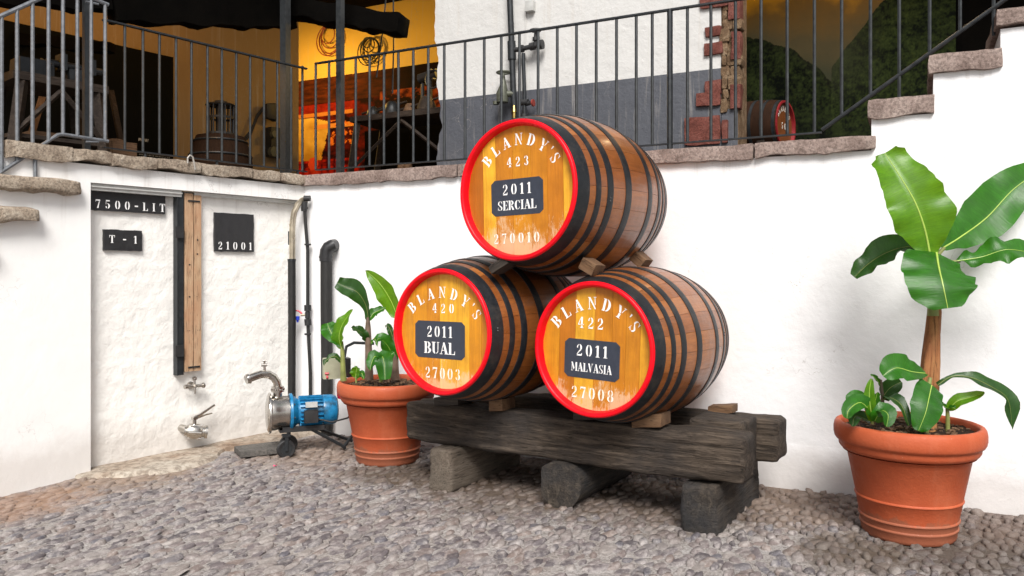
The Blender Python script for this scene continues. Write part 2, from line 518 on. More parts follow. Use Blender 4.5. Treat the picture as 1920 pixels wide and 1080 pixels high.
M['black_timber'].node_tree.nodes['Principled BSDF'].inputs['Specular IOR Level'].default_value = .05

def terracotta():
    t = NT('terracotta_planter')
    co = t.coord('Object')
    n = t.noise(co, 5, 6, .6)
    c = t.ramp(n, [(.3, (.40, .076, .028)), (.7, (.47, .103, .040))])
    c = t.mix(t.ramp(t.noise(co, 3.2, 9, .72), [(.55, 0), (.72, .22)]), c, (.50, .15, .07))
    c = t.mix(t.ramp(t.noise(co, 38, 6, .7), [(.62, 0), (.72, .3)]), c, (.30, .06, .02))
    sep = t.n('ShaderNodeSeparateXYZ'); t.lk(co, sep.inputs[0])
    k = t.math('ADD', sep.outputs[2], t.math('MULTIPLY', t.noise(co, 9, 8, .75), -.22))
    c = t.mix(t.ramp(k, [(-.03, .6), (.02, 0)]), c, (.22, .10, .06))
    c = t.mix(t.ramp(t.noise(t.coord('Object', (5, 5, .8)), 2.2, 8, .7), [(.52, 0), (.72, .14)]), c, (.58, .25, .15))
    c = t.mix(t.ramp(t.noise(co, 130, 3, .6), [(.70, 0), (.74, .6)]), c, (.60, .38, .28))
    nm = t.bump(t.noise(co, 90, 4), .0012); nm = t.bump(n, .006, 1, nm)
    return t.done(c, t.ramp(t.noise(co, 12, 5), [(.3, .45), (.7, .72)]), 0, nm, spec=.28)
M['terracotta'] = terracotta()
M['soil'] = stone_mat('potting_soil', (.025, .014, .009), (.055, .032, .02), (.11, .07, .045), 30, .03)

def leafm(name, dark, light, trans):
    t = NT(name)
    uv = t.n('ShaderNodeTexCoord').outputs['UV']
    mp = t.n('ShaderNodeMapping'); t.lk(uv, mp.inputs[0]); mp.inputs['Scale'].default_value = (.6, 34, 1)
    mpr = t.n('ShaderNodeMapping'); t.lk(uv, mpr.inputs[0])
    veins = t.noise(mp.outputs[0], 3.0, 4, .6)
    n = t.noise(t.coord('Object'), 9, 5, .6)
    c = t.ramp(n, [(.3, dark), (.7, light)])
    c = t.mix(t.ramp(veins, [(.40, .5), (.58, 0)]), c, tuple(x * .6 for x in dark))
    su = t.n('ShaderNodeSeparateXYZ'); t.lk(uv, su.inputs[0])
    ed = t.math('ADD', su.outputs[0], t.math('MULTIPLY', t.noise(t.coord('Object'), 26, 5, .7), .16))
    c = t.mix(t.ramp(ed, [(1.055, 0), (1.09, .8)]), c, (.16, .10, .03))
    nm = t.bump(veins, .0015)
    t.done(c, .34, 0, nm, spec=.40)
    tr = t.n('ShaderNodeBsdfTranslucent')
    t.val(tr.inputs[0], trans)
    mx = t.n('ShaderNodeMixShader'); mx.inputs[0].default_value = .22
    t.lk(t.bs.outputs[0], mx.inputs[1]); t.lk(tr.outputs[0], mx.inputs[2]); t.lk(mx.outputs[0], t.out.inputs[0])
    return t.mat
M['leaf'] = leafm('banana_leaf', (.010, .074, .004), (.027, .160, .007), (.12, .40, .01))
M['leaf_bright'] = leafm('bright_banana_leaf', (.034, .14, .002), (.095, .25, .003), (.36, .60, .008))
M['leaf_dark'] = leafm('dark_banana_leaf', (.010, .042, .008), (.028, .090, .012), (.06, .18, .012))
M['midrib'] = simple('leaf_midrib', (.36, .50, .09), .4, 0, .1, 12)
M['stem_brown'] = timber('banana_stem', [(.16, .06, .02), (.34, .15, .055), (.50, .27, .11), (.22, .08, .035)], 'z', .006)
M['stem_green'] = simple('young_stem', (.20, .22, .06), .5, 0, .35, 14)
M['stem_purple'] = simple('purplish_young_stem', (.13, .085, .06), .5, 0, .45, 14)

def vcol(name, rough=.6):
    t = NT(name)
    a = t.n('ShaderNodeVertexColor'); a.layer_name = 'print'
    return t.done(a.outputs[0], rough, 0, spec=.04)
M['print'] = vcol('printed_board')

# ------------------------------------------------------------------ ground with cobbles
def gz(x, y):
    d = math.hypot(x + 3.35, y - 4.9)
    z = -.075 * math.exp(-(d / .75) ** 2)
    z += .012 * noise.noise(Vector((x * .9, y * .9, 0)))
    z += .05 * math.exp(-((math.hypot(x + 1.4, y - 7.2)) / .6) ** 2) * 0
    return z

def ground():
    xs = np.concatenate([[-30, -12], np.arange(-5, 5.01, .1), [12, 30]])
    ys = np.concatenate([[-20, -6], np.arange(1.5, 8.01, .1), [14, 30]])
    V = [(x, y, gz(x, y)) for y in ys for x in xs]
    nx = len(xs)
    Fs = [(j*nx+i, j*nx+i+1, (j+1)*nx+i+1, (j+1)*nx+i) for j in range(len(ys)-1) for i in range(nx-1)]
    mb = MB(); mb.add(V, Fs)
    g = mb.build('ground', M['mortar'], smooth=True)
    g['kind'] = 'structure'
    return g
GROUND = ground()

def apron_inside(x, y):
    # concrete strip along the foot of the tank wall
    r = Vector((x, y, 0)) - LW.o
    s = r.dot(LW.x); d = -r.dot(LW.y)
    if s < -1.95 or s > 0.2 or d < -.2: return False
    wob = .10 * noise.noise(Vector((s * 3, 4.2, 0))) + .04 * noise.noise(Vector((s * 11, 1.2, 0)))
    t = (s + 1.95) / 1.95
    return d < (.05 + .40 * math.sin(min(1, t * 1.7) * math.pi) ** .7 * (1 if t < .35 else 1) + wob if t < .55 else .27 + wob)

def cobbles():
    ux, uy = LW.x.x, LW.x.y          # rows run towards the corner like the side wall
    vx, vy = -uy, ux
    items = []
    rng = random.Random(3)
    pl, pw = .112, .054
    for i in range(-90, 90):
        for j in range(-140, 140):
            a = i * pl + (j % 2) * pl * .5 + rng.uniform(-.03, .03)
            b = j * pw + rng.uniform(-.012, .012)
            x = ux*a + vx*b; y = 5 + uy*a + vy*b
            if y < 2.6 or y > 7.4 or abs(x) > 4.0: continue
            r = Vector((x, y, 0)) - BW.o
            if r.dot(BW.y) > -.03: continue
            r = Vector((x, y, 0)) - LW.o
            if r.dot(LW.y) > -.02: continue
            if apron_inside(x, y): continue
            if abs(x / y) > .80: continue
            if rng.random() < .03: continue
            big = rng.choice([.62, .8, .95, 1.0, 1.1, 1.3])
            L = .116 * big * rng.uniform(.8, 1.15); Wd = .050 * rng.uniform(.7, 1.35) * (1 if big < 1.2 else 1.3); H = rng.uniform(.007, .022)
            rt = max(0, min(1, (x - .2) / 1.2)); L *= 1 - .34*rt; Wd *= 1 - .02*rt; H += .007*rt
            ang = math.atan2(uy, ux) + rng.gauss(0, .17 + .25*rt)
            tilt = rng.gauss(-.10, .12)
            items.append((x, y, gz(x, y) - .004, L, Wd, H, ang, tilt, rng.random()))
    tmpl = []
    for q in range(8):
        r2 = random.Random(q)
        vs = []; n = 9
        for (rr, hh) in ((1.0, -.5), (.98, .35), (.80, .86), (.40, 1.0)):
            for k in range(n):
                a = 2*math.pi*k/n
                ce, se = math.cos(a), math.sin(a)
                sq = 1 / (abs(ce)**2.6 + abs(se)**2.6) ** (1/2.6)
                w = rr * sq * (1 + (r2.random()-.5) * .34)
                vs.append((w*ce*.5, w*se*.5, hh + (r2.random()-.5)*.34))
        vs.append((0, 0, 1.0 + (r2.random()-.5)*.15))
        fs = []
        for i in range(3):
            for k in range(n): fs.append((i*n+k, i*n+(k+1)%n, (i+1)*n+(k+1)%n, (i+1)*n+k))
        for k in range(n): fs.append((3*n+k, 3*n+(k+1)%n, 4*n))
        tmpl.append((np.array(vs), fs))
    def inview(c):
        px = CX + F * c[0] / c[1]; py = HY + F * (EYE - c[2]) / c[1]
        return 0 < px < 1920 and py < 1075
    vis = sorted([c for c in items if inview(c)], key=lambda c: c[1])
    near = vis[:300]; ids = set(map(id, near))
    rest = [c for c in items if id(c) not in ids]
    mes = []
    for vs, fs in tmpl:
        me = bpy.data.meshes.new('cobble')
        me.from_pydata([tuple(v) for v in vs], [], fs)
        me.polygons.foreach_set('use_smooth', [True]*len(fs)); me.materials.append(M['cobble'])
        mes.append(me)
    def mtx(c):
        x, y, z, L, Wd, H, ang, tilt, tone = c
        return Matrix.Translation((x, y, z)) @ Matrix.Rotation(ang, 4, 'Z') @ Matrix.Rotation(tilt, 4, 'X') @ Matrix.Rotation(tilt*.7, 4, 'Y') @ Matrix.Diagonal((L, Wd, H, 1))
    for k, c in enumerate(near):
        o = bpy.data.objects.new('cobble', mes[k % 8]); COL.objects.link(o)
        o.parent = GROUND; o.matrix_local = mtx(c)
    VV = []; FF = []; TT = []; b = 0
    for k, c in enumerate(rest):
        vs, fs = tmpl[k % 8]
        m = np.array(mtx(c))
        v = vs @ m[:3, :3].T + m[:3, 3]
        VV.append(v); FF.extend([tuple(b+i for i in f) for f in fs]); TT.extend([c[8]] * len(vs)); b += len(vs)
    VV = np.concatenate(VV)
    me = bpy.data.meshes.new('cobble_paving')
    me.from_pydata(VV.tolist(), [], FF)
    at = me.attributes.new('tone', 'FLOAT', 'POINT'); at.data.foreach_set('value', TT)
    me.polygons.foreach_set('use_smooth', [True]*len(FF)); me.materials.append(M['cobble'])
    o = bpy.data.objects.new('cobble_paving', me); COL.objects.link(o)
    o.parent = GROUND; o['kind'] = 'stuff'
cobbles()

def apron():
    n = 60; rows = 12
    mb = MB(); V = []; Fs = []
    for i in range(n+1):
        s = -1.98 + (2.2) * i / n
        # find outer reach
        d = 0
        for k in range(80):
            p = LW.w(s, -k*.01, 0)
            if not apron_inside(p.x, p.y): break
            d = k*.01
        d = max(d - .015, .0)
        for j in range(rows+1):
            dd = -.2 + (d + .2) * j / rows
            p = LW.w(s, -dd, 0)
            edge = 1 - max(0, (j - rows + 2) / 2)
            V.append((p.x, p.y, gz(p.x, p.y) + .012 * edge + .006 * noise.noise(Vector((p.x*5, p.y*5, 1))) + (.018 if edge > 0 else -.02)))
    for i in range(n):
        for j in range(rows):
            a = i*(rows+1)+j
            Fs.append((a, a+rows+1, a+rows+2, a+1))
    mb.add(V, Fs)
    o = mb.build('concrete_apron', M['concrete'], smooth=True); o['kind'] = 'structure'
apron()

# flat slab by the pump
p = W(487, 857, 6.22)
sl = rb(0, 0, .02, .42, .26, .045, r=.006, n=(8, 5, 2), amp=.003).build('slate_slab', M['slate'], smooth=True)
sl.matrix_world = Matrix.Translation((p.x, p.y + .12, .018)) @ Matrix.Rotation(R(30), 4, 'Z')
tag(sl, 'flat dark grey slab lying at the wall foot beside the pump wheel', 'slab')

pt = MB()
for k in range(4):
    a = k * 1.6
    pt.add([(0, 0, .006), (.013*math.cos(a), .013*math.sin(a), .012), (.018*math.cos(a+.7), .018*math.sin(a+.7), .016), (.012*math.cos(a+1.4), .012*math.sin(a+1.4), .010)], [(0, 1, 2, 3)])
po = pt.build('petal', M['petal'])
p = W(515, 882, 2160/372.0)
po.location = (p.x, p.y, .022); tag(po, 'small pink petal fallen on the cobbles in front of the pump', 'petal')

# ------------------------------------------------------------------ white wall behind the casks, with its stair profile
ZB = 2.215   # top of the masonry, below the coping
S_END = 5.6
def zat(fr, px, py, off=0): return fr.l(px, py, off)[2]
s1 = BW.s(1634); s2 = BW.s(1750); s3 = BW.s(1876)
z1 = zat(BW, 1690, 183); z2 = zat(BW, 1812, 97); z3 = zat(BW, 1895, 16)
dz_ = z2 - z1
ds_ = s2 - s1
wall = thing('courtyard_wall', 'long white plastered retaining wall behind the cask stack, stepping up to the right', 'wall', BW.m())
prof = [(-.4, -.4), (S_END, -.4)]
steps = [(s1, z1-.115), (s2, z2-.115), (s3, z3-.115), (s3+ds_, z3+dz_-.115), (s3+2*ds_, z3+2*dz_-.115)]
prof += [(S_END, steps[-1][1])]
for k in range(len(steps)-1, 0, -1):
    prof += [(steps[k][0], steps[k][1]), (steps[k][0], steps[k-1][1])]
prof += [(s1, z1-.115), (s1, ZB), (-.4, ZB)]
prof = prof[::1]
# dense-ish front face: extrude prism
mb = MB(); mb.box(-.4, s1, 0, .45, -.4, ZB)
for k, (s_, z_) in enumerate(steps):
    mb.box(s_, steps[k+1][0] if k+1 < len(steps) else S_END, 0, .9, -.4, z_)
mb.build('wall_body', M['plaster_back'], wall)
# a slightly thicker, uneven plaster foot on the right
foot = MB(); V = []; Fs = []
n = 60
for i in range(n+1):
    s = 3.3 + (S_END-3.35) * i / n
    for j in range(9):
        z = -.1 + .40 * j / 8
        y = -.012 * (1 - j/8) ** .6 - .012*noise.noise(Vector((s*4, z*6, 2))) * (1 - j/8)
        V.append((s, y - .001, z))
for i in range(n):
    for j in range(8): a = i*9+j; Fs.append((a, a+9, a+10, a+1))
foot.add(V, Fs); foot.build('plaster_foot', M['plaster_back'], wall, smooth=True)
def cope(parent, x0, x1, zt, th, mat, seed, y0=-.045, y1=.40, low=.012, amp=.006, gap=.004):
    c = rb((x0+x1)/2, (y0+y1)/2, zt - th/2, x1-x0-gap, y1-y0, th, r=.012, n=(max(6, int((x1-x0)/.05)), 5, 4), amp=amp, freq=7, seed=seed, low=low)
    return c.build('coping_stone', mat, parent, smooth=True, sharp=60)
cuts = [-.02, BW.s(862), BW.s(1120), BW.s(1415), s1+.03]
for k in range(len(cuts)-1):
    cope(wall, cuts[k], cuts[k+1], 2.31, .10, M['coping_red'], k+1.3, low=.022)
for k, (s, z) in enumerate(steps):
    nx_ = steps[k+1][0] if k+1 < len(steps) else S_END
    cope(wall, s-.03, nx_+.015, z+.115, .118, M['coping_red'], 9.7+k*2.3, y0=-.035, y1=.9, low=.03, amp=.009)

# ------------------------------------------------------------------ left wall with recessed tank front
lw = thing('tank_wall', 'white wall on the left with a rough recessed tank front under an old stone coping', 'wall', LW.m())
ZL = 2.085; sR = LW.s(170); DEP = .09
mb = MB()
mb.box(sR-3.2, sR, 0, .5, -.4, ZB+.0)                  # smooth pier on the left
mb.box(sR, .02, 0, .5, ZL, ZB)                         # band above the recess
mb.build('wall_body', M['plaster_smooth'], lw)
# recess panel as lumpy grid
V = []; Fs = []
nx_, nz_ = 140, 110
for i in range(nx_+1):
    s = sR - .02 + (abs(sR) + .35) * i / nx_
    for j in range(nz_+1):
        z = -.1 + (ZL + .12) * j / nz_
        h = .008*noise.noise(Vector((s*2.5, z*2.5, 0))) + .0026*noise.noise(Vector((s*13, z*13, 5))) + .0020*noise.noise(Vector((s*38, z*38, 9)))
        V.append((s, DEP + h, z))
for i in range(nx_):
    for j in range(nz_): a = i*(nz_+1)+j; Fs.append((a, a+nz_+1, a+nz_+2, a+1))
mb = MB(); mb.add(V, Fs); mb.build('tank_front', M['plaster_tank'], lw, smooth=True, sharp=80)
# coping along the left wall
ccuts = [LW.s(5), LW.s(130), LW.s(205), LW.s(290), LW.s(372), LW.s(425), LW.s(470), LW.s(520), .02]
for k in range(len(ccuts)-1):
    cope(lw, ccuts[k], ccuts[k+1], 2.315 + .012*noise.noise(Vector((k*2.2, 0, 0))), .085 if k else .11, M['coping_old'], 30+k*1.7, y0=-.05, low=.035, amp=.014, gap=.002)
# step stones running down to the left
def stepstone(px0, px1, py0, py1, seed):
    a = LW.l(px0, py0); b = LW.l(px1, py0+4); c = LW.l(px1, py1)
    o = rb((a[0]+b[0])/2, .09, (b[2]+c[2])/2, b[0]-a[0], .36, b[2]-c[2], r=.03, n=(22, 6, 5), amp=.02, freq=5, seed=seed, low=.03)
    o.build('step_stone', M['coping_old'], lw, smooth=True, sharp=70)
stepstone(-160, 143, 334, 366, 3.3)
stepstone(-230, 67, 389, 421, 8.1)
stepstone(-330, -20, 448, 480, 5.1)
# trunking under the band
tr = thing('cable_trunking', 'pale grey metal trunking running under the lintel above the tank signs', 'trunking', LW.m(sR, DEP, ZL))
xb = LW.s(332, DEP) - sR
mb = MB(); mb.box(.004, xb, -.07, -.02, -.052, -.003); mb.box(.004, xb, -.082, -.072, -.030, -.020)
mb.build('channel', M['lightgrey'], tr)
mb = MB(); mb.box(xb+.12, -sR-.04, -.05, -.02, -.032, -.003)
mb.build('thin_strip', M['lightgrey'], tr)

# ------------------------------------------------------------------ stencil lettering
def arcb(cx, cy, rx, ry, tx, ty, a0, a1, n=10, taper=False):
    P = []
    for k in range(n+1):
        a = R(a0 + (a1-a0)*k/n)
        P.append((cx + rx*math.cos(a), cy + ry*math.sin(a)))
    for k in range(n, -1, -1):
        a = R(a0 + (a1-a0)*k/n)
        P.append((cx + (rx-tx)*math.cos(a), cy + (ry-ty)*math.sin(a)))
    return P
def rect(x0, y0, x1, y1): return [(x0, y0), (x1, y0), (x1, y1), (x0, y1)]
def glyphs():
    G = {}
    def stem(x, w=.20, sf=.07): return [rect(x, 0, x+w, 1), rect(x-sf, 0, x-.001, .06), rect(x-sf, .94, x-.001, 1)]
    G['B'] = (.74, stem(.08) + [arcb(.33, .745, .32, .255, .20, .06, -85, 85), arcb(.33, .265, .38, .265, .22, .06, -85, 85)])
    G['L'] = (.66, stem(.08) + [rect(.281, 0, .35, .05), [(.37, 0), (.64, 0), (.64, .30), (.60, .30), (.56, .08), (.37, .05)]])
    G['A'] = (.80, [[(.33, 1), (.47, 1), (.76, .05), (.54, .05), (.31, .88)], [(.12, .06), (.18, .06), (.33, .70), (.29, .80)], rect(.0, 0, .27, .05), rect(.47, 0, .82, .048), rect(.24, .30, .42, .36)])
    G['N'] = (.80, [rect(.10, .06, .17, .90), rect(.0, 0, .27, .055), [(.02, 1), (.24, 1), (.70, .08), (.70, 0), (.62, 0), (.10, .93), (.02, .95)], rect(.64, .34, .70, .94), rect(.54, .945, .80, 1)])
    G['D'] = (.78, stem(.08) + [arcb(.33, .5, .42, .5, .22, .06, -85, 85, 14)])
    G['Y'] = (.76, [[(.0, 1), (.24, 1), (.46, .48), (.30, .42)], rect(.29, 0, .48, .40), rect(.20, 0, .285, .05), rect(.485, 0, .56, .05), [(.50, .55), (.54, .50), (.70, .94), (.64, .94)], rect(.55, .945, .78, 1)])
    G["'"] = (.24, [[(.04, 1), (.20, 1), (.14, .70), (.09, .70)]])
    G['S'] = (.62, [arcb(.30, .74, .26, .26, .14, .05, 100, 215), [(.06, .66), (.20, .62), (.56, .36), (.50, .22), (.36, .34)], arcb(.31, .25, .26, .25, .14, .05, -75, 30), arcb(.31, .74, .22, .26, .05, .05, 20, 80), [(.50, .98), (.54, .98), (.54, .68), (.50, .70)], arcb(.31, .25, .24, .25, .05, .05, 200, 262), [(.04, .02), (.08, .02), (.08, .30), (.04, .34)]])
    G['0'] = (.62, [arcb(.29, .5, .27, .5, .18, .08, 98, 262, 14), arcb(.35, .5, .27, .5, .18, .08, -82, 82, 14)])
    G['1'] = (.42, [rect(.14, 0, .33, 1), rect(.05, 0, .135, .055), rect(.335, 0, .42, .055), [(.02, .80), (.12, .84), (.12, .97), (.02, .88)]])
    G['2'] = (.60, [arcb(.30, .70, .26, .30, .17, .06, -30, 84, 12), arcb(.28, .72, .22, .26, .10, .05, 105, 190, 8), [(.50, .50), (.40, .42), (.06, .08), (.06, .16), (.26, .42), (.42, .58)], [(.06, 0), (.54, 0), (.58, .24), (.53, .24), (.48, .14), (.16, .12), (.06, .04)]])
    G['3'] = (.60, [arcb(.29, .76, .24, .24, .16, .05, -80, 84), arcb(.29, .28, .27, .28, .18, .05, -84, 80), arcb(.26, .78, .20, .20, .12, .05, 105, 185, 7), arcb(.26, .24, .20, .22, .12, .05, 175, 255, 7)])
    G['4'] = (.64, [rect(.32, .0, .50, .22), rect(.32, .30, .50, 1), [(.28, .94), (.28, .80), (.12, .36), (.28, .36), (.28, .28), (.02, .28), (.02, .34)], rect(.54, .28, .62, .36), rect(.24, 0, .315, .05), rect(.505, 0, .58, .05)])
    G['5'] = (.60, [[(.08, 1), (.52, 1), (.54, .86), (.12, .84)], rect(.08, .50, .13, .82), arcb(.28, .31, .28, .31, .18, .06, -84, 100, 14), arcb(.24, .20, .18, .18, .12, .05, 150, 255, 7)])
    G['7'] = (.58, [[(.04, 1), (.55, 1), (.55, .84), (.10, .86), (.06, .74), (.02, .74)], [(.52, .80), (.42, .80), (.18, .0), (.38, .0), (.40, .30)]])
    G['8'] = (.62, [arcb(.29, .75, .22, .25, .14, .05, 98, 262), arcb(.35, .75, .22, .25, .14, .05, -82, 82), arcb(.29, .26, .27, .26, .18, .05, 98, 262), arcb(.35, .26, .27, .26, .18, .05, -82, 82)])
    G['-'] = (.50, [rect(.06, .40, .46, .56)])
    G['T'] = (.74, [rect(.27, 0, .47, .92), rect(.18, 0, .265, .055), rect(.475, 0, .56, .055), [(.02, 1), (.25, 1), (.25, .94), (.08, .92), (.06, .70), (.02, .70)], [(.72, 1), (.49, 1), (.49, .94), (.66, .92), (.68, .70), (.72, .70)], rect(.255, .945, .485, 1)])
    G['I'] = (.38, [rect(.10, 0, .29, 1), rect(.02, 0, .095, .055), rect(.295, 0, .37, .055), rect(.02, .945, .095, 1), rect(.295, .945, .37, 1)])
    G['U'] = (.76, [rect(.09, .30, .29, 1), rect(.0, .945, .085, 1), rect(.295, .945, .38, 1), arcb(.37, .30, .28, .30, .20, .06, 182, 262, 8), arcb(.40, .30, .25, .30, .07, .06, -80, -4, 8), rect(.58, .30, .65, .94), rect(.52, .945, .74, 1)])
    G['E'] = (.64, stem(.08) + [rect(.281, 0, .33, .05), [(.35, 0), (.60, 0), (.62, .28), (.58, .28), (.54, .08), (.35, .05)], [(.35, 1), (.60, 1), (.60, .74), (.56, .74), (.53, .92), (.35, .95)], rect(.34, .48, .48, .53), rect(.47, .38, .50, .64)])
    G['R'] = (.76, stem(.08) + [arcb(.33, .75, .32, .25, .20, .06, -85, 85), [(.34, .44), (.48, .46), (.72, .0), (.50, .0)]])
    G['C'] = (.70, [arcb(.36, .5, .34, .5, .22, .06, 98, 262, 14), arcb(.38, .5, .28, .5, .06, .06, 25, 82, 7), arcb(.38, .5, .28, .5, .06, .06, -82, -30, 7), rect(.62, .66, .66, .98)])
    G['M'] = (.94, [rect(.10, .06, .16, .94), rect(.0, 0, .26, .055), [(.02, 1), (.24, 1), (.48, .30), (.40, .10)], [(.50, .24), (.54, .34), (.70, .90), (.66, .96)], rect(.68, .0, .88, 1), rect(.62, 0, .675, .055), rect(.885, 0, .95, .055)])
    G['V'] = (.76, [[(.04, 1), (.26, 1), (.48, .25), (.42, .0), (.36, 0)], [(.50, .32), (.47, .18), (.66, .94), (.60, .94)], rect(.54, .945, .76, 1)])
    return G
GL = glyphs()

def text_polys(txt, h, width=None, arc=None, track=.16, xs=1.0):
    """flat stencil text centred on the origin: list of polygons. arc=(radius, a0, a1 degrees from vertical)"""
    out = []
    if arc:
        Rr, a0, a1 = arc
        n = len(txt)
        ws = [GL[c][0] + .34 if c != "'" else .38 for c in txt]
        tot = sum(ws); acc = 0
        for c, wd in zip(txt, ws):
            mid = acc + wd/2; acc += wd
            a = R(a0 + (a1-a0) * mid/tot)
            gw = GL[c][0]
            for P in GL[c][1]:
                q = []
                for (x, y) in P:
                    lx = (x-gw/2)*h*xs; ly = (y-.5)*h
                    q.append((math.sin(a)*(Rr+ly) + math.cos(a)*lx, math.cos(a)*(Rr+ly) - math.sin(a)*lx))
                out.append(q)
        return out
    tot = sum(GL[c][0] for c in txt) + track*(len(txt)-1)
    k = h * xs
    if width: # spread letters to the width
        k0 = sum(GL[c][0] for c in txt)*k
        gap = (width-k0)/(len(txt)-1) if len(txt) > 1 else 0
    else: gap = track*k
    x0 = -(sum(GL[c][0] for c in txt)*k + gap*(len(txt)-1))/2
    for c in txt:
        for P in GL[c][1]:
            out.append([(x0 + x*k, (y-.5)*h) for x, y in P])
        x0 += GL[c][0]*k + gap
    return out

def text_obj(polys, y, mat, parent, cx=0, cz=0, rot=0, name='lettering'):
    mb = MB()
    ca, sa = math.cos(rot), math.sin(rot)
    for i, P in enumerate(polys):
        vs = [(cx + x*ca - z*sa, y - .00002*(i % 5), cz + x*sa + z*ca) for x, z in P]
        n = len(vs)
        if n > 8:   # arc band: quads
            h = n//2
            fs = [(k, k+1, n-2-k, n-1-k) for k in range(h-1)]
        else: fs = [tuple(range(n))]
        mb.add(vs, fs)
    return mb.build(name, mat, parent)

# painted signs on the tank wall
def tank_sign(px0, px1, py0, py1, name):
    a = LW.l(px0, py0, DEP); b = LW.l(px1, py1, DEP)
    return a[0], b[0], a[2], b[2]
def sign(px0, px1, py0, py1, txt, ty0, ty1, tx0, tx1, label):
    a = LW.l(px0, py0, DEP); b = LW.l(px1, py1, DEP)
    s0, s1_, zt, zb = a[0], b[0], a[2], b[2]
    cx, cz = (s0+s1_)/2, (zt+zb)/2
    w, h = s1_-s0, zt-zb
    yf = DEP - .026
    mb = MB(); V, Fc = rbox(w, .03, h, r=.002, n=(24, 1, 12), amp=.0035, freq=22, seed=px0)
    mb.add([(cx+p.x, yf+.015+p.y*.9, cz+p.z) for p in V], Fc)
    o = mb.build('painted_sign', M['black_paint'], lw, smooth=True)
    o['label'] = label
    t0 = LW.l(tx0, ty0, DEP); t1 = LW.l(tx1, ty1, DEP)
    hh = t0[2]-t1[2]; ww = t1[0]-t0[0]
    text_obj(text_polys(txt, hh, ww, xs=min(1.0, ww/len(txt)/hh*1.15)), yf-.0055, M['white_paint'], o, (t0[0]+t1[0])/2, (t0[2]+t1[2])/2)
sign(166, 307, 354, 402, '7500-LIT', 374, 398, 175, 306, 'black sign reading 7500-LIT')
sign(192, 264, 430, 471, 'T-1', 441, 457, 201, 253, 'black sign reading T-1')
sign(400, 473, 398, 473, '21001', 453, 469, 405, 468, 'black sign reading 21001')

# ------------------------------------------------------------------ wooden gauge board with black channel
def gauge():
    off = DEP
    a = LW.l(342, 362, off-.03); b = LW.l(375, 694, off-.03)
    z0, z1 = b[2], a[2]
    root = thing('gauge_board', 'upright wooden gauge board with black channel strip fixed on the tank wall', 'gauge board', LW.m(a[0], off, z0))
    w = b[0]-a[0]; h = z1-z0
    g = (LW.s(360, off-.03) - a[0])
    V, Fc = rbox(g-.006, .045, h, r=.003, n=(2, 1, 40), amp=.0015, freq=8)
    m = MB(); m.add([(g/2+p.x, -.0225-.012+p.y, h/2+p.z) for p in V], Fc); m.build('plank', M['plank'], root, smooth=True)
    V, Fc = rbox(w-g-.006, .045, h-.01, r=.003, n=(2, 1, 40), amp=.0015, freq=8, seed=4)
    m = MB(); m.add([(g+(w-g)/2+p.x, -.0225-.012+p.y, h/2-.005+p.z) for p in V], Fc); m.build('plank', M['plank'], root, smooth=True)
    m = MB(); m.box(g-.004, g+.004, -.02, -.002, .01, h-.02); m.build('groove_backing', M['wedge_dark'], root)
    # sight tube
    m = MB(); m.tube([(g, -.026, .02), (g, -.026, h-.02)], .0035, 8); m.build('sight_tube', M['hose'], root, smooth=True)
    for zz in (.035, h-.06):
        m = MB(); m.box(g-.05, g+.05, -.064, -.0585, zz-.006, zz+.006); m.tube([(g-.03, -.066, zz), (g-.03, -.058, zz)], .006); m.tube([(g+.03, -.066, zz), (g+.03, -.058, zz)], .006)
        m.build('clip', M['iron_dark'], root)
    # nails and knots
    for k, (xx, zz) in enumerate([(.3, .60), (.75, .74), (.74, .66), (.3, .42), (.72, .42), (.3, .23), (.75, .23), (.2, .23), (.85, .23)]):
        m = MB(); m.tube([(w*xx, -.0595, h*zz), (w*xx, -.0572, h*zz)], .007 if k < 4 else .003, 8); m.build('knot' if k < 4 else 'nail', M['wedge_dark'], root)
    c0 = LW.s(328, off-.03) - a[0]; c1 = -.006
    m = MB(); m.box(c0, c1, -.06, -.004, -.02, h+.01); m.box(c0-.002, c0+.008, -.068, -.061, -.02, h+.01)
    m.build('channel', M['iron_dark'], root)
    for py in (436, 657):
        zz = LW.l(335, py, off-.03)[2] - z0
        m = MB(); m.box(c0-.025, c1-.012, -.085, -.0685, zz-.045, zz+.045); m.build('hinge_block', M['rubber'], root)
    m = MB(); m.box(-.03, w*.9, -.05, -.02, h+.012, h+.04); m.tube([(w*.6, -.05, h+.025), (w*.6, -.02, h+.025)], .016, 10)
    m.build('top_bracket', M['dull_steel'], root)
gauge()

# ------------------------------------------------------------------ taps on the tank wall
def tap_small():
    c = LW.l(356, 722, DEP)
    r = thing('sampling_tap', 'small steel sampling tap with cross handle on the wall under the gauge board', 'tap', LW.m(c[0], DEP, c[2]))
    m = MB(); m.tube([(0, .03, 0), (0, -.10, 0)], .012, 12); m.tube([(0, .0, 0), (0, -.012, 0)], .03, 16); m.build('spindle', M['chrome'], r, smooth=True)
    m = MB(); m.tube([(-.065, -.07, .0), (.07, -.07, -.004)], [.012, .014], 12); m.tube([(.07, -.07, -.004), (.085, -.072, -.004)], .022, 14); m.tube([(-.085, -.07, 0), (-.06, -.07, 0)], .018, 12); m.build('cross_body', M['steel'], r, smooth=True)
    m = MB(); m.tube([(0, -.07, 0), (0, -.07, .05)], .010, 10); m.lathe([(.006, -.006), (.018, -.006), (.018, .006), (.006, .006)], 14, Matrix.Translation((0, -.07, .058)) @ Matrix.Rotation(R(90), 4, 'X'), close=True); m.build('ring_handle', M['chrome'], r, smooth=True)
    m = MB(); m.tube([(0, -.07, 0), (0, -.075, -.035), (0, -.08, -.065)], [.010, .010, .007], 10); m.build('spout', M['steel'], r, smooth=True)
tap_small()
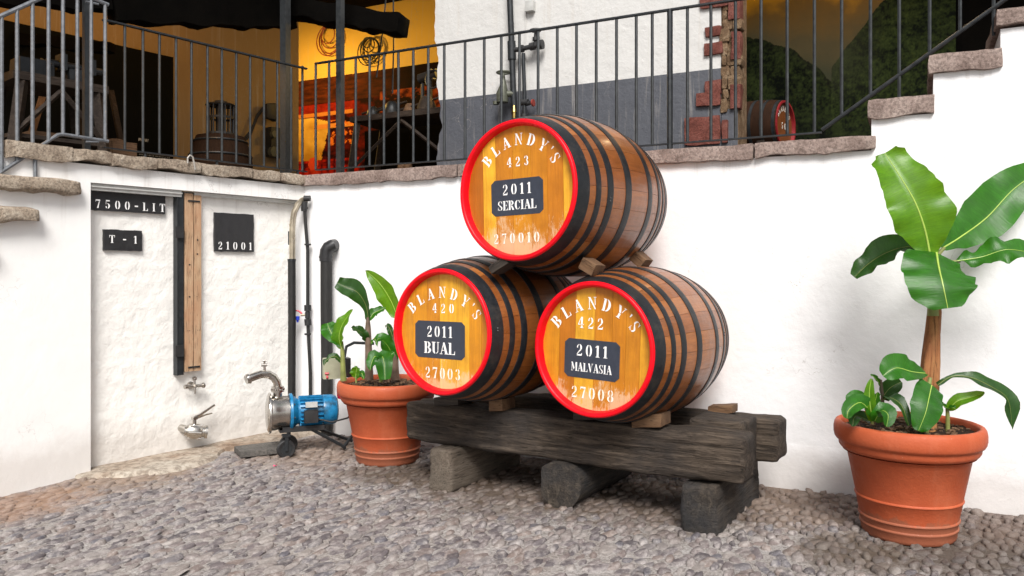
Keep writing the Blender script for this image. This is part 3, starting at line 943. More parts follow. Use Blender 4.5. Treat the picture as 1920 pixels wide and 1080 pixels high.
def tap_big():
    c = LW.l(352, 806, DEP)
    r = thing('outlet_valve', 'large steel ball valve with long lever low on the tank wall', 'valve', LW.m(c[0], DEP, c[2]))
    m = MB(); m.tube([(-.07, .04, .03), (-.03, -.06, .012)], .030, 20); m.build('inlet_pipe', M['steel'], r, smooth=True)
    m = MB()
    A = Matrix.Translation((.0, -.10, 0)) @ Vector((0.85, -.45, -.12)).to_track_quat('Z', 'Y').to_matrix().to_4x4()
    m.lathe([(.0, -.075), (.038, -.075), (.038, -.058), (.050, -.055), (.060, -.03), (.062, 0), (.060, .03), (.050, .055), (.042, .058), (.042, .075), (.052, .078), (.052, .098), (.044, .100), (.044, .096), (0, .096)], 28, A)
    m.build('valve_body', M['steel'], r, smooth=True)
    for k in range(6):
        a = k*math.pi/3
        q = MB(); q.tube([A @ Vector((.057*math.cos(a), .057*math.sin(a), -.045)), A @ Vector((.057*math.cos(a), .057*math.sin(a), .05))], .007, 8); q.build('bolt', M['chrome'], r, smooth=True)
    m = MB(); m.tube([(0, -.10, .055), (0, -.10, .10)], .016, 14); m.build('stem', M['chrome'], r, smooth=True)
    m = MB(); m.box(-.018, .018, -.118, -.082, .095, .115); m.tube([(0, -.10, .11), (.05, -.10, .125), (.17, -.11, .19)], [.011, .011, .009], 8); m.tube([(.02, -.095, .10), (.10, -.10, .12), (.15, -.105, .125)], [.009, .008, .006], 8); m.build('lever', M['chrome'], r, smooth=True)
tap_big()

# ------------------------------------------------------------------ pipes in the corner
def pipes():
    o = LW.l(547, 700, -.02)
    base = LW.w(o[0], -.02, 0)
    rt = thing('lagged_pipe', 'black lagged pipe with bare metal elbow rising in the wall corner', 'pipe', Matrix.Translation(base))
    P = lambda px, py, d=0: W(px, py, base.y+d) - base
    top = P(547, 488)
    m = MB(); m.tube([(0, 0, -.01), (0, 0, .5), (.002, 0, 1.0), (0, 0, top.z)], .034, 16); m.build('lagging', M['lagging'], rt, smooth=True)
    m = MB(); m.tube([(0, 0, top.z-.01), (0, 0, top.z+.012)], .037, 16); m.build('collar', M['iron_dark'], rt, smooth=True)
    pts = [P(548, 486), P(548, 430), P(549, 412), P(552, 397), P(558, 384), P(566, 376, .05), P(574, 373, .12)]
    m = MB(); m.tube(pts, .026, 18); m.build('bare_pipe', M['dull_steel'], rt, smooth=True)
    m = MB(); m.tube([P(548, 424), P(548, 420)], .029, 18); m.build('weld_ring', M['dull_steel'], rt, smooth=True)
    m = MB(); q = P(542, 440); m.tube([q + Vector((0, .01, -.09)), q + Vector((0, .01, .03))], .012, 8); m.build('strap', M['iron_dark'], rt)
    # thin pipe
    o = BW.l(577, 700, -.06); base2 = BW.w(o[0], -.06, 0)
    r2 = thing('thin_pipe', 'thin black pipe with clips and small valve beside the lagged pipe', 'pipe', Matrix.Translation(base2))
    Q = lambda px, py, d=0: W(px, py, base2.y+d) - base2
    m = MB(); m.tube([Q(582, 812), Q(582, 700), Q(579, 640), Q(577, 600), Q(577, 540), Q(577, 470), Q(573, 420), Q(571, 385)], .0155, 12); m.build('pipe_run', M['lagging'], r2, smooth=True)
    m = MB(); m.tube([Q(570, 396), Q(571, 378)], .026, 14); m.tube([Q(570, 372), Q(582, 372)], .026, 14); m.tube([Q(571, 392), Q(571, 388)], .032, 14); m.build('elbow', M['rubber'], r2, smooth=True)
    m = MB(); m.tube([Q(577, 572), Q(577, 583)], .031, 14); m.tube([Q(577, 584), Q(577, 597)], .024, 14); m.tube([Q(577, 598), Q(578, 610)], .031, 14); m.build('coupling', M['rubber'], r2, smooth=True)
    for py in (457, 625):
        m = MB(); m.tube([Q(577, py), Q(577, py+3)], .030, 12); m.build('clip', M['rubber'], r2)
    m = MB(); m.tube([Q(575, 590), Q(564, 591)], .011, 10); m.build('branch', M['dull_steel'], r2, smooth=True)
    m = MB(); m.tube([Q(566, 588), Q(560, 583), Q(548, 582)], [.009, .007, .005], 8); m.build('red_lever', M['redplastic'], r2)
    m = MB(); m.tube([Q(558, 593), Q(558, 600)], .018, 10); m.tube([Q(558, 600), Q(558, 604)], .010, 8); m.build('blue_cap', M['blueplastic'], r2)
    # thick pipe
    o = BW.l(612, 700, -.09); base3 = BW.w(o[0], -.09, 0)
    r3 = thing('thick_black_pipe', 'thick black pipe with elbow entering the white wall behind the small planter', 'pipe', Matrix.Translation(base3))
    K = lambda px, py, d=0: W(px, py, base3.y+d) - base3
    m = MB(); m.tube([(0.005, 0, -.01), (.005, 0, .6), (0, 0, 1.2), K(612, 486)], .051, 20); m.build('pipe_run', M['lagging'], r3, smooth=True)
    m = MB(); m.tube([K(611, 490), K(611, 480), K(612, 471), K(616, 464), K(622, 461), K(628, 460, .09)], .056, 20); m.build('elbow', M['black_plastic'], r3, smooth=True)
    m = MB(); m.tube([K(611, 484), K(611, 480)], .060, 20); m.build('joint_ring', M['black_plastic'], r3, smooth=True)
pipes()

# ------------------------------------------------------------------ pump
def pump():
    D = 6.27
    o = W(508, 860, D); o.z = .0
    r = thing('wine_pump', 'steel and blue electric pump on small black wheels near the wall corner', 'pump', Matrix.Translation(o) @ Matrix.Rotation(R(22), 4, 'Z'))
    zc = .335
    def L(m, prof, n=32): m.lathe(prof, n, Matrix.Translation((0, 0, zc)) @ Matrix.Rotation(R(90), 4, 'Y'))
    m = MB(); L(m, [(0, -.035), (.10, -.035), (.135, -.028), (.150, -.02), (.150, -.002), (.138, .002), (.138, .03), (.132, .05), (.128, .11), (.126, .135), (0, .135)], 40)
    m.build('volute', M['steel'], r, smooth=True)
    m = MB(); L(m, [(.139, -.018), (.158, -.018), (.160, -.010), (.158, -.003), (.139, -.003)], 40); m.build('clamp_ring', M['chrome'], r, smooth=True)
    m = MB(); L(m, [(0, .137), (.142, .137), (.146, .145), (.146, .158), (.135, .163), (.10, .20), (.10, .215), (0, .215)], 36); m.build('flange', M['blue'], r, smooth=True)
    m = MB(); L(m, [(0, .205), (.098, .205), (.100, .21), (.100, .40), (.0, .40)], 32); m.build('motor_housing', M['blue'], r, smooth=True)
    for k in range(22):
        a = 2*math.pi*k/22
        M4 = Matrix.Translation((0, 0, zc)) @ Matrix.Rotation(a, 4, 'X')
        q = MB(); q.box(.215, .39, -.0022, .0022, .098, .122, M4); q.build('cooling_fin', M['blue'], r)
    m = MB(); L(m, [(0, .395), (.118, .395), (.120, .405), (.120, .47), (.112, .498), (.09, .512), (0, .512)], 36); m.build('fan_cover', M['blue'], r, smooth=True)
    m = MB(); m.box(.25, .34, -.128, -.100, zc+.045, zc+.085); m.build('nameplate', M['lightgrey'], r)
    m = MB(); V, Fc = rbox(.11, .06, .10, r=.008, n=(3, 3, 3)); m.add([(.29+p.x, -.125+p.y, zc-.025+p.z) for p in V], Fc); m.build('terminal_box', M['rubber'], r, smooth=True)
    for k in range(8):
        a = 2*math.pi*k/8 + .2
        q = MB(); q.tube([(.132, .134*math.cos(a), zc+.134*math.sin(a)), (.172, .134*math.cos(a), zc+.134*math.sin(a))], .007, 6); q.build('bolt', M['iron_dark'], r)
    # foot frame
    m = MB(); m.box(.06, .42, -.07, .07, .185, .205); m.box(.08, .40, -.09, -.072, .19, .23); m.build('base_plate', M['rubber'], r)
    m = MB(); m.tube([(.30, -.08, .20), (.54, -.06, .05), (.57, -.06, .02)], .013, 8); m.tube([(.56, -.06, .04), (.68, .0, .16), (.72, .03, .38), (.58, .05, .74), (.60, .06, .83), (.66, .05, .86), (.82, .02, .85)], .013, 8); m.build('trolley_frame', M['iron_dark'], r, smooth=True)
    m = MB(); m.tube([(.30, .08, .20), (.66, .12, .04)], .013, 8); m.build('rear_frame', M['iron_dark'], r, smooth=True)
    for (x, y, nm) in ((.10, -.13, 0), (.14, .06, 1)):
        w = MB(); T = Matrix.Translation((x, y, .072)) @ Matrix.Rotation(R(90), 4, 'X') @ Matrix.Rotation(R(10), 4, 'Y')
        w.lathe([(.045, -.018), (.064, -.020), (.071, -.012), (.071, .012), (.064, .020), (.045, .018)], 28, T, close=True)
        wo_ = w.build('wheel', M['rubber'], r, smooth=True)
        h = MB(); h.lathe([(0, -.014), (.044, -.014), (.044, .014), (0, .014)], 24, T); h.lathe([(0, .014), (.012, .014), (.012, .026), (0, .026)], 12, T); h.build('hub', M['iron'], wo_, smooth=True)
        f = MB(); f.box(x-.012, x+.014, y-.030, y-.026, .06, .17); f.box(x-.012, x+.014, y+.026, y+.030, .06, .17); f.box(x-.03, x+.03, y-.035, y+.035, .17, .184); f.build('fork', M['iron_dark'], r)
    # outlet pipe
    zt = zc + .13
    m = MB(); m.tube([(.05, -.01, zt-.02), (.05, -.01, zt+.04)], .034, 18); m.tube([(.05, -.01, zt+.035), (.05, -.01, zt+.05)], .050, 20); m.tube([(.05, -.01, zt+.06), (.05, -.01, zt+.078)], .048, 20); m.build('outlet_union', M['steel'], r, smooth=True)
    for k in range(8):
        a = k*math.pi/4; q = MB(); q.tube([(.05+.046*math.cos(a), -.01+.046*math.sin(a), zt+.046), (.05+.046*math.cos(a), -.01+.046*math.sin(a), zt+.064)], .008, 6); q.build('union_lug', M['chrome'], r)
    m = MB(); m.tube([(.05, -.01, zt+.07), (.045, -.01, zt+.11), (.02, -.012, zt+.15), (-.02, -.015, zt+.175), (-.08, -.03, zt+.18), (-.17, -.06, zt+.155)], .031, 20); m.build('bend', M['steel'], r, smooth=True)
    m = MB(); m.tube([(-.165, -.058, zt+.156), (-.178, -.062, zt+.152)], .040, 20); m.tube([(-.178, -.062, zt+.152), (-.190, -.066, zt+.149)], .034, 20); m.build('end_ferrule', M['chrome'], r, smooth=True)
    m = MB(); m.tube([(-.05, -.02, zt+.20), (-.05, -.02, zt+.245)], .010, 10); m.tube([(-.075, -.02, zt+.25), (-.03, -.02, zt+.25)], .012, 10); m.tube([(-.05, -.02, zt+.25), (-.05, -.02, zt+.285)], .007, 8); m.tube([(-.065, -.02, zt+.285), (-.035, -.02, zt+.285)], .008, 8); m.build('vent_cock', M['steel'], r, smooth=True)
    m = MB(); m.tube([(.34, -.11, zc-.05), (.45, -.13, zc-.08), (.58, -.11, zc-.06), (.70, -.05, zc+.06), (.78, .0, zc+.2)], .007, 8); m.build('cable', M['rubber'], r, smooth=True)
    # control box on the trolley handle
    m = MB(); V, Fc = rbox(.15, .09, .17, r=.008, n=(3, 3, 3)); m.add([(.475+p.x, -.0+p.y, .665+p.z) for p in V], Fc); m.build('control_box', M['boxgrey'], r, smooth=True)
    m = MB(); m.box(.552, .615, -.05, .06, .59, .745); m.build('box_side', M['black_plastic'], r)
    m = MB(); m.tube([(.41, -.045, .63), (.44, -.052, .63)], .008, 8); m.tube([(.42, -.045, .60), (.435, -.047, .60)], .012, 8); m.build('switch', M['redplastic'], r)
    m = MB(); V, Fc = rbox(.10, .08, .09, r=.02, n=(3, 3, 3)); m.add([(.56+p.x, -.02+p.y, .46+p.z) for p in V], Fc); m.build('red_plug', M['redplastic'], r, smooth=True)
pump()

# ------------------------------------------------------------------ timber stand
def timb(name, x0, x1, y0, y1, z0, z1, mat, label, cat='timber', seed=1.0, r=.03, amp=.010, n=None, round_=0):
    dx, dy, dz = x1-x0, y1-y0, z1-z0
    n = n or (max(4, int(dx/.025)), max(4, int(dy/.025)), 14)
    V, Fc = rbox(dx, dy, dz, r=r, n=n, amp=amp, freq=3.5, seed=seed)
    out = []
    for p in V:
        g = noise.noise(Vector((p.x*(.9 if dx > dy else 22), p.y*(22 if dx > dy else .9), p.z*24 + seed*3))) * .0045
        q3 = Vector((p.x*(.5 if dx > dy else 9), p.y*(9 if dx > dy else .5), p.z*11 + seed*5))
        ck = max(0, .09 - abs(noise.noise(q3))) / .09
        g -= ck * .012
        out.append(p + Vector((0 if dx > dy else p.x, p.y if dx > dy else 0, p.z)).normalized()*g if p.length > 0 else p)
    m = MB(); m.add(out, Fc)
    o = m.build(name, mat, smooth=True, sharp=55)
    o.matrix_world = STF.m((x0+x1)/2, (y0+y1)/2, (z0+z1)/2)
    tag(o, label, cat)
    return o
timb('front_beam', -2.345, 0.0, 0, .235, .275, .545, M['beam'], 'long weathered dark front beam carrying the lower casks', seed=2, r=.035, amp=.016, n=(90, 12, 16))
timb('rear_beam', -2.25, .045, .58, .80, .29, .545, M['beam'], 'weathered rear beam of the cask stand, its end sticking out by the wall', seed=6, r=.025, amp=.014, n=(70, 8, 12))
timb('spacer_block', -.40, -.075, .25, .565, .28, .575, M['beam'], 'squat timber wedged between the front and rear beams at their right ends', seed=9, r=.02)
timb('sleeper', -.345, -.135, -.05, .86, -.03, .275, M['block_dark'], 'dark cracked sleeper under the right end of the stand', seed=12, r=.025, amp=.014)
timb('sleeper', -2.055, -1.875, -.10, .80, -.02, .278, M['beam_grey'], 'pale square-cut sleeper under the left end of the stand', seed=15, r=.022, amp=.008)
# round log in the middle
def log():
    m = MB(); V = []; Fs = []; n = 28; k = 16
    for j in range(k+1):
        y = -.02 + .86*j/k
        for i in range(n):
            a = 2*math.pi*i/n
            rr = .150 + .012*noise.noise(Vector((math.cos(a)*1.5, math.sin(a)*1.5, y*2+3)))
            x = rr*math.cos(a)*1.0; z = rr*math.sin(a)*.97
            z = min(z, .135); x = max(x, -.125)
            V.append((x, y, z))
    for j in range(k):
        for i in range(n): Fs.append((j*n+i, j*n+(i+1)%n, (j+1)*n+(i+1)%n, (j+1)*n+i))
    c0 = len(V); V.append((0, -.015, 0)); V.append((0, .84, 0))
    for i in range(n):
        Fs.append((c0, (i+1)%n, i)); Fs.append((c0+1, k*n+i, k*n+(i+1)%n))
    m.add(V, Fs)
    o = m.build('log_sleeper', M['block_dark'], smooth=True, sharp=50)
    o.matrix_world = STF.m(-1.12, 0, .142)
    tag(o, 'round-backed log sleeper under the middle of the stand', 'timber')
log()
def wedge(px, w, h, d, mat, label, x=None, y=.02, z=.545, rot=0):
    s = STF.s(px) if x is None else x
    V, Fc = rbox(w, d, h, r=.004, n=(4, 4, 3), amp=.003, freq=12, seed=px*.01)
    m = MB(); m.add([Vector((p.x, p.y, p.z + (p.x*.12))) for p in V], Fc)
    o = m.build('wedge', mat, smooth=True)
    o.matrix_world = STF.m(s, y+d/2, z+h/2) @ Matrix.Rotation(rot, 4, 'Z')
    tag(o, label, 'wedge'); return o
wedge(931, .105, .075, .16, M['wedge'], 'small pale wooden chock right of the lower left cask', y=-.012)
wedge(1213, .18, .075, .16, M['wedge'], 'larger pale wooden chock right of the lower right cask', y=-.01)
wedge(836, .20, .06, .2, M['wedge_dark'], 'dark chock under the left side of the lower left cask', y=.0)
wedge(1092, .13, .055, .2, M['wedge_dark'], 'dark chock under the left side of the lower right cask', y=.0)
wedge(1330, .16, .05, .12, M['wedge'], 'rough wood scrap lying on the rear beam by the wall', x=-.32, y=.62, z=.55)

# ------------------------------------------------------------------ casks
def cask(label, loc, yaw, Rh, ratio, Lc, boards, arc, nums, panel, wine, serial, roll=0, seed=0, ns=26):
    root = thing('cask', label, 'barrel', Matrix.Translation(loc) @ Matrix.Rotation(-yaw, 4, 'Z') @ Matrix.Rotation(roll, 4, 'Y'), 'casks stacked in a pyramid on the timber stand')
    Rb = Rh * ratio
    rad = lambda t: Rb - (Rb-Rh) * abs(1 - 2*t/Lc) ** 2.05
    # stave
    nt = 22; na = 4
    half = math.pi/ns
    V = []; Fs = []
    for i in range(nt+1):
        t = Lc*i/nt; r_ = rad(t)
        hw = half - .0009/r_
        ring = [(a, 0) for a in np.linspace(-hw, hw, na+1)]
        for a, _ in ring: V.append((r_*math.sin(a), t, r_*math.cos(a)))
        for a in (hw, -hw): V.append(((r_-.018)*math.sin(a), t, (r_-.018)*math.cos(a)))
    k = na+3
    for i in range(nt):
        for j in range(k):
            a = i*k+j; b = i*k+(j+1)%k
            Fs.append((a, a+k, b+k, b))
    Fs.append(tuple(range(k))); Fs.append(tuple(range(nt*k+k-1, nt*k-1, -1)))
    mb = MB(); mb.add(V, Fs)
    st = mb.build('stave', M['stave'], root, smooth=True, sharp=35)
    for q in range(1, ns):
        o = st.copy(); COL.objects.link(o); o.parent = root
        o.rotation_euler = (0, 2*math.pi*q/ns, 0)
    RM = Matrix.Rotation(R(-90), 4, 'X')   # local Z -> +Y
    # hoops
    for (a, b) in ((.010, .082), (.125, .158), (.205, .248), (.352, .405)):
        for mir in (0, 1):
            t0, t1 = a*Lc, b*Lc
            if mir: t0, t1 = Lc-b*Lc, Lc-a*Lc
            pr = []
            m_ = 5
            for i in range(m_+1):
                t = t0 + (t1-t0)*i/m_; pr.append((rad(t)+.0045, t))
            pr = [(rad(t0)-.001, t0)] + [(pr[0][0]-.001, t0)] + pr[1:-1] + [(pr[-1][0]-.001, t1), (rad(t1)-.001, t1)]
            hb = MB(); hb.lathe(pr, 96, RM); 
            hb.f = [f for f in hb.f if len(f) == 4]; hb.m = hb.m[:len(hb.f)]
            ho = hb.build('hoop', M['hoop'], root, smooth=True, sharp=50)
            ang = seed*1.3 + a*20 + mir
            rv = MB(); tm = (t0+t1)/2; rr = rad(tm)+.004
            for dd in (-.018, .018):
                c = Vector((rr*math.sin(ang+dd), tm, rr*math.cos(ang+dd))); nrm = Vector((math.sin(ang+dd), 0, math.cos(ang+dd)))
                rv.tube([c, c+nrm*.004], [.007, .004], 8)
            rv.build('rivet', M['rivet'], ho, smooth=True)
    # red chime rims, both ends
    rin = Rh - .023
    for mir in (0, 1):
        f = (lambda t: t) if not mir else (lambda t: Lc - t)
        dep = .042
        pr = [(rad(.010)+.0015, f(.011)), (Rh+.0015, f(.0)), (Rh-.002, f(-.004)), (Rh-.010, f(-.006)), (rin+.003, f(-.003)), (rin-.001, f(.004)), (rin-.004, f(.03)), (rin-.006, f(dep)), (rin-.016, f(dep+.002)), (rin-.017, f(dep+.012))]
        rr = MB(); rr.lathe(pr, 96, RM); rr.f = [q for q in rr.f if len(q) == 4]; rr.m = rr.m[:len(rr.f)]
        rr.build('red_rim', M['red'], root, smooth=True, sharp=60)
    # head boards
    rc = rin - .008; y0 = .042
    for mir in (0, 1):
        edges = [-rc] + [rc*e for e in boards] + [rc]
        for i in range(len(edges)-1):
            a, b = edges[i]+.0008, edges[i+1]-.0008
            P = []
            for q in range(7):
                x = a + (b-a)*q/6; P.append((x, -math.sqrt(max(0, rc*rc-x*x))))
            for q in range(6, -1, -1):
                x = a + (b-a)*q/6; P.append((x, math.sqrt(max(0, rc*rc-x*x))))
            if abs(P[0][1]) < 1e-6: P[0] = (a, -.004)
            hb = MB()
            jit = random.Random(seed*9+i).uniform(-.0006, .0006)
            if mir: hb.prism(P, Lc-y0+jit-.018, Lc-y0+jit)
            else: hb.prism(P, y0+jit, y0+jit+.018)
            hb.build('head_board', M['head'], root)
    yl = y0 - .0016
    Rr, cy, a0, a1, hh, tx = arc
    o = text_obj([[(x+tx, z+cy) for x, z in P] for P in text_polys("BLANDY'S", hh, arc=(Rr, a0, a1))], yl, M['white_paint'], root)
    n_txt, n_z, n_h, n_w, n_x = nums
    text_obj(text_polys(n_txt, n_h, n_w), yl, M['white_paint'], root, n_x, n_z)
    pw, ph, pz, px_ = panel
    c = .032
    P = [(-pw/2+c, -ph/2), (pw/2-c, -ph/2), (pw/2-.006, -ph/2+c*.7), (pw/2-.006, ph/2-c*.7), (pw/2-c, ph/2), (-pw/2+c, ph/2), (-pw/2+.006, ph/2-c*.7), (-pw/2+.006, -ph/2+c*.7)]
    mb = MB(); mb.prism([(x+px_, z+pz) for x, z in P], yl-.0002, yl+.0012)
    pn = mb.build('painted_panel', M['slate_paint'], root)
    text_obj(text_polys('2011', ph*.30, .202), yl-.0012, M['white_paint'], pn, px_, pz+ph*.22)
    wt, wh, ww = wine
    text_obj(text_polys(wt, wh, ww, xs=min(1.15, ww/sum(GL[c_][0] for c_ in wt)/wh*.97)), yl-.0012, M['white_paint'], pn, px_, pz-ph*.22)
    s_txt, s_z, s_h, s_w, s_x = serial
    text_obj(text_polys(s_txt, s_h, s_w), yl, M['worn_white'], root, s_x, s_z)
    return root

YAW = R(35.3)
CASKS = {}
CASKS['left'] = cask('lower left cask with red rim, its head lettered 420 2011 BUAL', (-.4385, 4.851, 1.076), YAW, .381, 1.24, 1.13,
     [-.72, -.40, -.10, .28, .56, .82], (.352, -.112, -51, 57, .068, -.018), ('420', .142, .058, .170, -.008), (.41, .228, -.052, -.036), ('BUAL', .072, .25), ('27003', -.256, .068, .28, -.012), roll=R(0), seed=1)
CASKS['right'] = cask('lower right cask with red rim, its head lettered 422 2011 MALVASIA', (.447, 4.505, 1.003), YAW, .381, 1.24, 1.13,
     [-.68, -.38, -.02, .30, .55, .80], (.332, -.072, -58, 56, .070, -.006), ('422', .145, .064, .165, -.034), (.37, .222, -.062, -.020), ('MALVASIA', .050, .265), ('27008', -.256, .066, .275, -.010), roll=R(2.0), seed=2)
CASKS['top'] = cask('topmost cask with red rim, its head lettered 423 2011 SERCIAL', (.0185, 4.62, 1.914), YAW, .4064, 1.24, 1.19,
     [-.70, -.45, -.12, .22, .52, .80], (.300, .0, -58, 64, .068, .0), ('423', .170, .056, .155, -.008), (.38, .212, -.035, -.018), ('SERCIAL', .055, .275), ('270010', -.275, .060, .325, -.028), roll=R(-1.2), seed=3)
def chock(px, py, d, w, h, dd, ry, label, mat='wedge_dark'):
    V, Fc = rbox(w, dd, h, r=.004, n=(4, 4, 3), amp=.003, freq=12, seed=px*.01)
    m = MB(); m.add(V, Fc); o = m.build('chock', M[mat], smooth=True)
    o.matrix_world = Matrix.Translation(W(px, py, d)) @ Matrix.Rotation(-YAW, 4, 'Z') @ Matrix.Rotation(ry, 4, 'Y')
    tag(o, label, 'wedge')
chock(1110, 500, 4.66, .10, .07, .12, R(28), 'front wooden chock between the topmost cask and the lower right cask', 'wedge')
chock(1202, 487, 5.15, .10, .07, .12, R(38), 'rear wooden chock between the topmost cask and the lower right cask', 'wedge')
chock(945, 497, 4.75, .14, .05, .12, R(-28), 'dark wooden chock between the topmost cask and the lower left cask')

# ------------------------------------------------------------------ planters and plants
def planter(loc, label):
    r = thing('planter', label, 'planter', Matrix.Translation(loc), 'terracotta planters along the white wall')
    K = .89
    prof = [(.255, .0), (.262, .004), (.268, .02), (.272, .052), (.279, .058), (.279, .064), (.273, .069), (.279, .098), (.286, .103), (.286, .109), (.280, .114),
            (.300, .205), (.307, .210), (.307, .216), (.302, .221), (.352, .448), (.360, .452)]
    m = MB(); m.lathe([(r_*K, h_) for r_, h_ in prof + [(.375, .452)]], 96); m.f = [f for f in m.f if len(f) == 4] + [tuple(range(95, -1, -1))]; m.m = [0]*len(m.f)
    m.build('pot_body', M['terracotta'], r, smooth=True, sharp=50)
    rim = [(.355, .455), (.376, .458), (.388, .466), (.398, .480), (.400, .498), (.404, .508), (.416, .512), (.424, .524), (.429, .545), (.429, .574), (.424, .596), (.416, .608), (.400, .614), (.388, .610), (.382, .598), (.380, .575), (.376, .50)]
    m = MB(); m.lathe([(r_*K, h_) for r_, h_ in rim], 96); m.f = [f for f in m.f if len(f) == 4]; m.m = [0]*len(m.f)
    m.build('pot_rim', M['terracotta'], r, smooth=True, sharp=60)
    V = []; Fs = []; n = 40; k = 14
    V.append((0, 0, .57))
    for i in range(1, k+1):
        for j in range(n):
            a = 2*math.pi*j/n; rr = .378*K*i/k
            V.append((rr*math.cos(a), rr*math.sin(a), .572 + .018*noise.noise(Vector((rr*math.cos(a)*14, rr*math.sin(a)*14, loc[0]))) + .010*noise.noise(Vector((rr*math.cos(a)*40, rr*math.sin(a)*40, 3)))))
    for j in range(n): Fs.append((0, 1+j, 1+(j+1)%n))
    for i in range(k-1):
        for j in range(n): Fs.append((1+i*n+j, 1+(i+1)*n+j, 1+(i+1)*n+(j+1)%n, 1+i*n+(j+1)%n))
    m = MB(); m.add(V, Fs); m.build('soil', M['soil'], r, smooth=True)
    # bark crumbs on the soil
    rg = random.Random(int(loc[0]*100))
    cr = MB()
    for q in range(170):
        a = rg.uniform(0, 6.28); rr = .355*K*math.sqrt(rg.random())
        s = rg.uniform(.006, .02)
        V_, F_ = rbox(s*1.8, s, s*.6, r=s*.1, n=(1, 1, 1))
        T = Matrix.Translation((rr*math.cos(a), rr*math.sin(a), .583+rg.uniform(-.004, .008))) @ Matrix.Rotation(rg.uniform(0, 6), 4, 'Z') @ Matrix.Rotation(rg.uniform(-.5, .5), 4, 'X')
        cr.add([T @ p for p in V_], F_)
    b = cr.build('bark_crumbs', M['wedge'], r); b['kind'] = 'stuff'
    return r
PR = (2.183, 4.41, 0); PL = (-.953, 6.13, 0)
planter(PR, 'large terracotta planter at the right holding the tall banana plant')
planter(PL, 'terracotta planter half hidden behind the stand, holding young banana shoots')

def leaf(parent, base, pts, width, face, mat='leaf', fold=.25, wave=.02, prof=None, rip=0, seed=0, nl=26, nw=10, twist=0.0, rib=True, asym=1.0, petiole=None):
    """pts: world points of the midrib; face: direction the upper side looks"""
    pts = [Vector(p) for p in pts]
    # catmull-rom
    def cr(t):
        n = len(pts)-1; x = t*n; i = min(int(x), n-1); u = x-i
        p0 = pts[max(i-1, 0)]; p1 = pts[i]; p2 = pts[i+1]; p3 = pts[min(i+2, n)]
        return .5*((2*p1) + (p2-p0)*u + (2*p0-5*p1+4*p2-p3)*u*u + (3*p1-p0-3*p2+p3)*u**3)
    V = []; UV = []; Fs = []; ribp = []
    face = Vector(face).normalized()
    prof = prof or (lambda t: (math.sin(math.pi*min(1, (t*.96+.02))**.78))**.62)
    for i in range(nl+1):
        t = i/nl
        c = cr(t); d = (cr(min(1, t+.01)) - cr(max(0, t-.01))).normalized()
        fa = face
        if twist: fa = Matrix.Rotation(twist*t, 3, d) @ face
        side = d.cross(fa).normalized(); up = side.cross(d).normalized()
        w = width*.5*max(.0, prof(t))
        ribp.append(c - up*.003 + (-base if True else Vector()))
        for j in range(nw+1):
            u = (j/nw)*2-1
            ww = w * (asym if u > 0 else 1)
            e = abs(u)
            wv = wave*math.sin(t*17+seed+(2 if u > 0 else 0))*e**2 + wave*.6*math.sin(t*31+seed*2+u)*e**2
            ripn = 1 - rip*e**3*max(0, noise.noise(Vector((t*14, seed*3.3+(5 if u > 0 else 0), 0))))
            p = c + side*(u*ww*ripn*math.cos(fold*e)) + up*(e*ww*math.sin(fold)) + up*wv
            if j != nw//2: p += up * .002
            V.append(p - base); UV.append((e, t + (.02*e)))
    for i in range(nl):
        for j in range(nw): a = i*(nw+1)+j; Fs.append((a, a+1, a+nw+2, a+nw+1))
    me = bpy.data.meshes.new('leaf'); me.from_pydata([tuple(v) for v in V], [], Fs)
    uvl = me.uv_layers.new(name='UVMap')
    for lp in me.loops: uvl.data[lp.index].uv = UV[lp.vertex_index]
    me.polygons.foreach_set('use_smooth', [True]*len(Fs)); me.materials.append(M[mat])
    o = bpy.data.objects.new('leaf', me); COL.objects.link(o); o.parent = parent
    if rib:
        m = MB()
        up_pts = []
        for i, p_ in enumerate(ribp):
            up_pts.append(p_)
        kk = len(up_pts)
        r0 = max(.0025, width*.018)
        m.tube([p_ + face*.004 for p_ in up_pts], [r0*(1-.8*i/kk) for i in range(kk)], 6)
        m.build('midrib', M['midrib'] if mat != 'leaf_dark' else M['stem_green'], o, smooth=True)
    if petiole:
        m = MB(); m.tube([Vector(q) - base for q in petiole], [.012]+[.009]*(len(petiole)-1) if width > .15 else .006, 8); m.build('petiole', M['stem_green'], parent, smooth=True)
    return o

def plant(label, base, name='banana_plant', group=None):
    return thing(name, label, 'plant', Matrix.Translation(base), group)
def stalk(parent, base, pts, rs, mat, name='stem'):
    m = MB(); m.tube([Vector(p)-base for p in pts], rs, 14); return m.build(name, M[mat], parent, smooth=True)

D0 = 4.42
# tall banana plant
b = Vector((W(1740, 800, D0).x, D0, .575))
bp = plant('tall banana plant with brown stem and broad bright leaves in the right planter', b)
stalk(bp, b, [b+Vector((0, 0, -.03)), W(1738, 730, D0), W(1743, 670, D0), W(1749, 620, D0), W(1752, 585, D0), W(1750, 545, D0), W(1748, 500, D0+.02)], [.048, .044, .042, .040, .037, .030, .022], 'stem_brown')
stalk(bp, b, [W(1732, 770, D0-.02), W(1733, 720, D0-.03), W(1741, 665, D0-.03), W(1746, 628, D0-.02)], [.026, .024, .020, .004], 'stem_brown', 'sheath')
stalk(bp, b, [W(1752, 740, D0-.03), W(1756, 680, D0-.03), W(1762, 625, D0-.02)], [.024, .020, .004], 'stem_brown', 'sheath')
stalk(bp, b, [W(1750, 592, D0-.01), W(1749, 540, D0-.01), W(1750, 495, D0)], [.032, .026, .016], 'stem_green', 'crown_sheath')
FV = Vector((-.35, -1, .25))
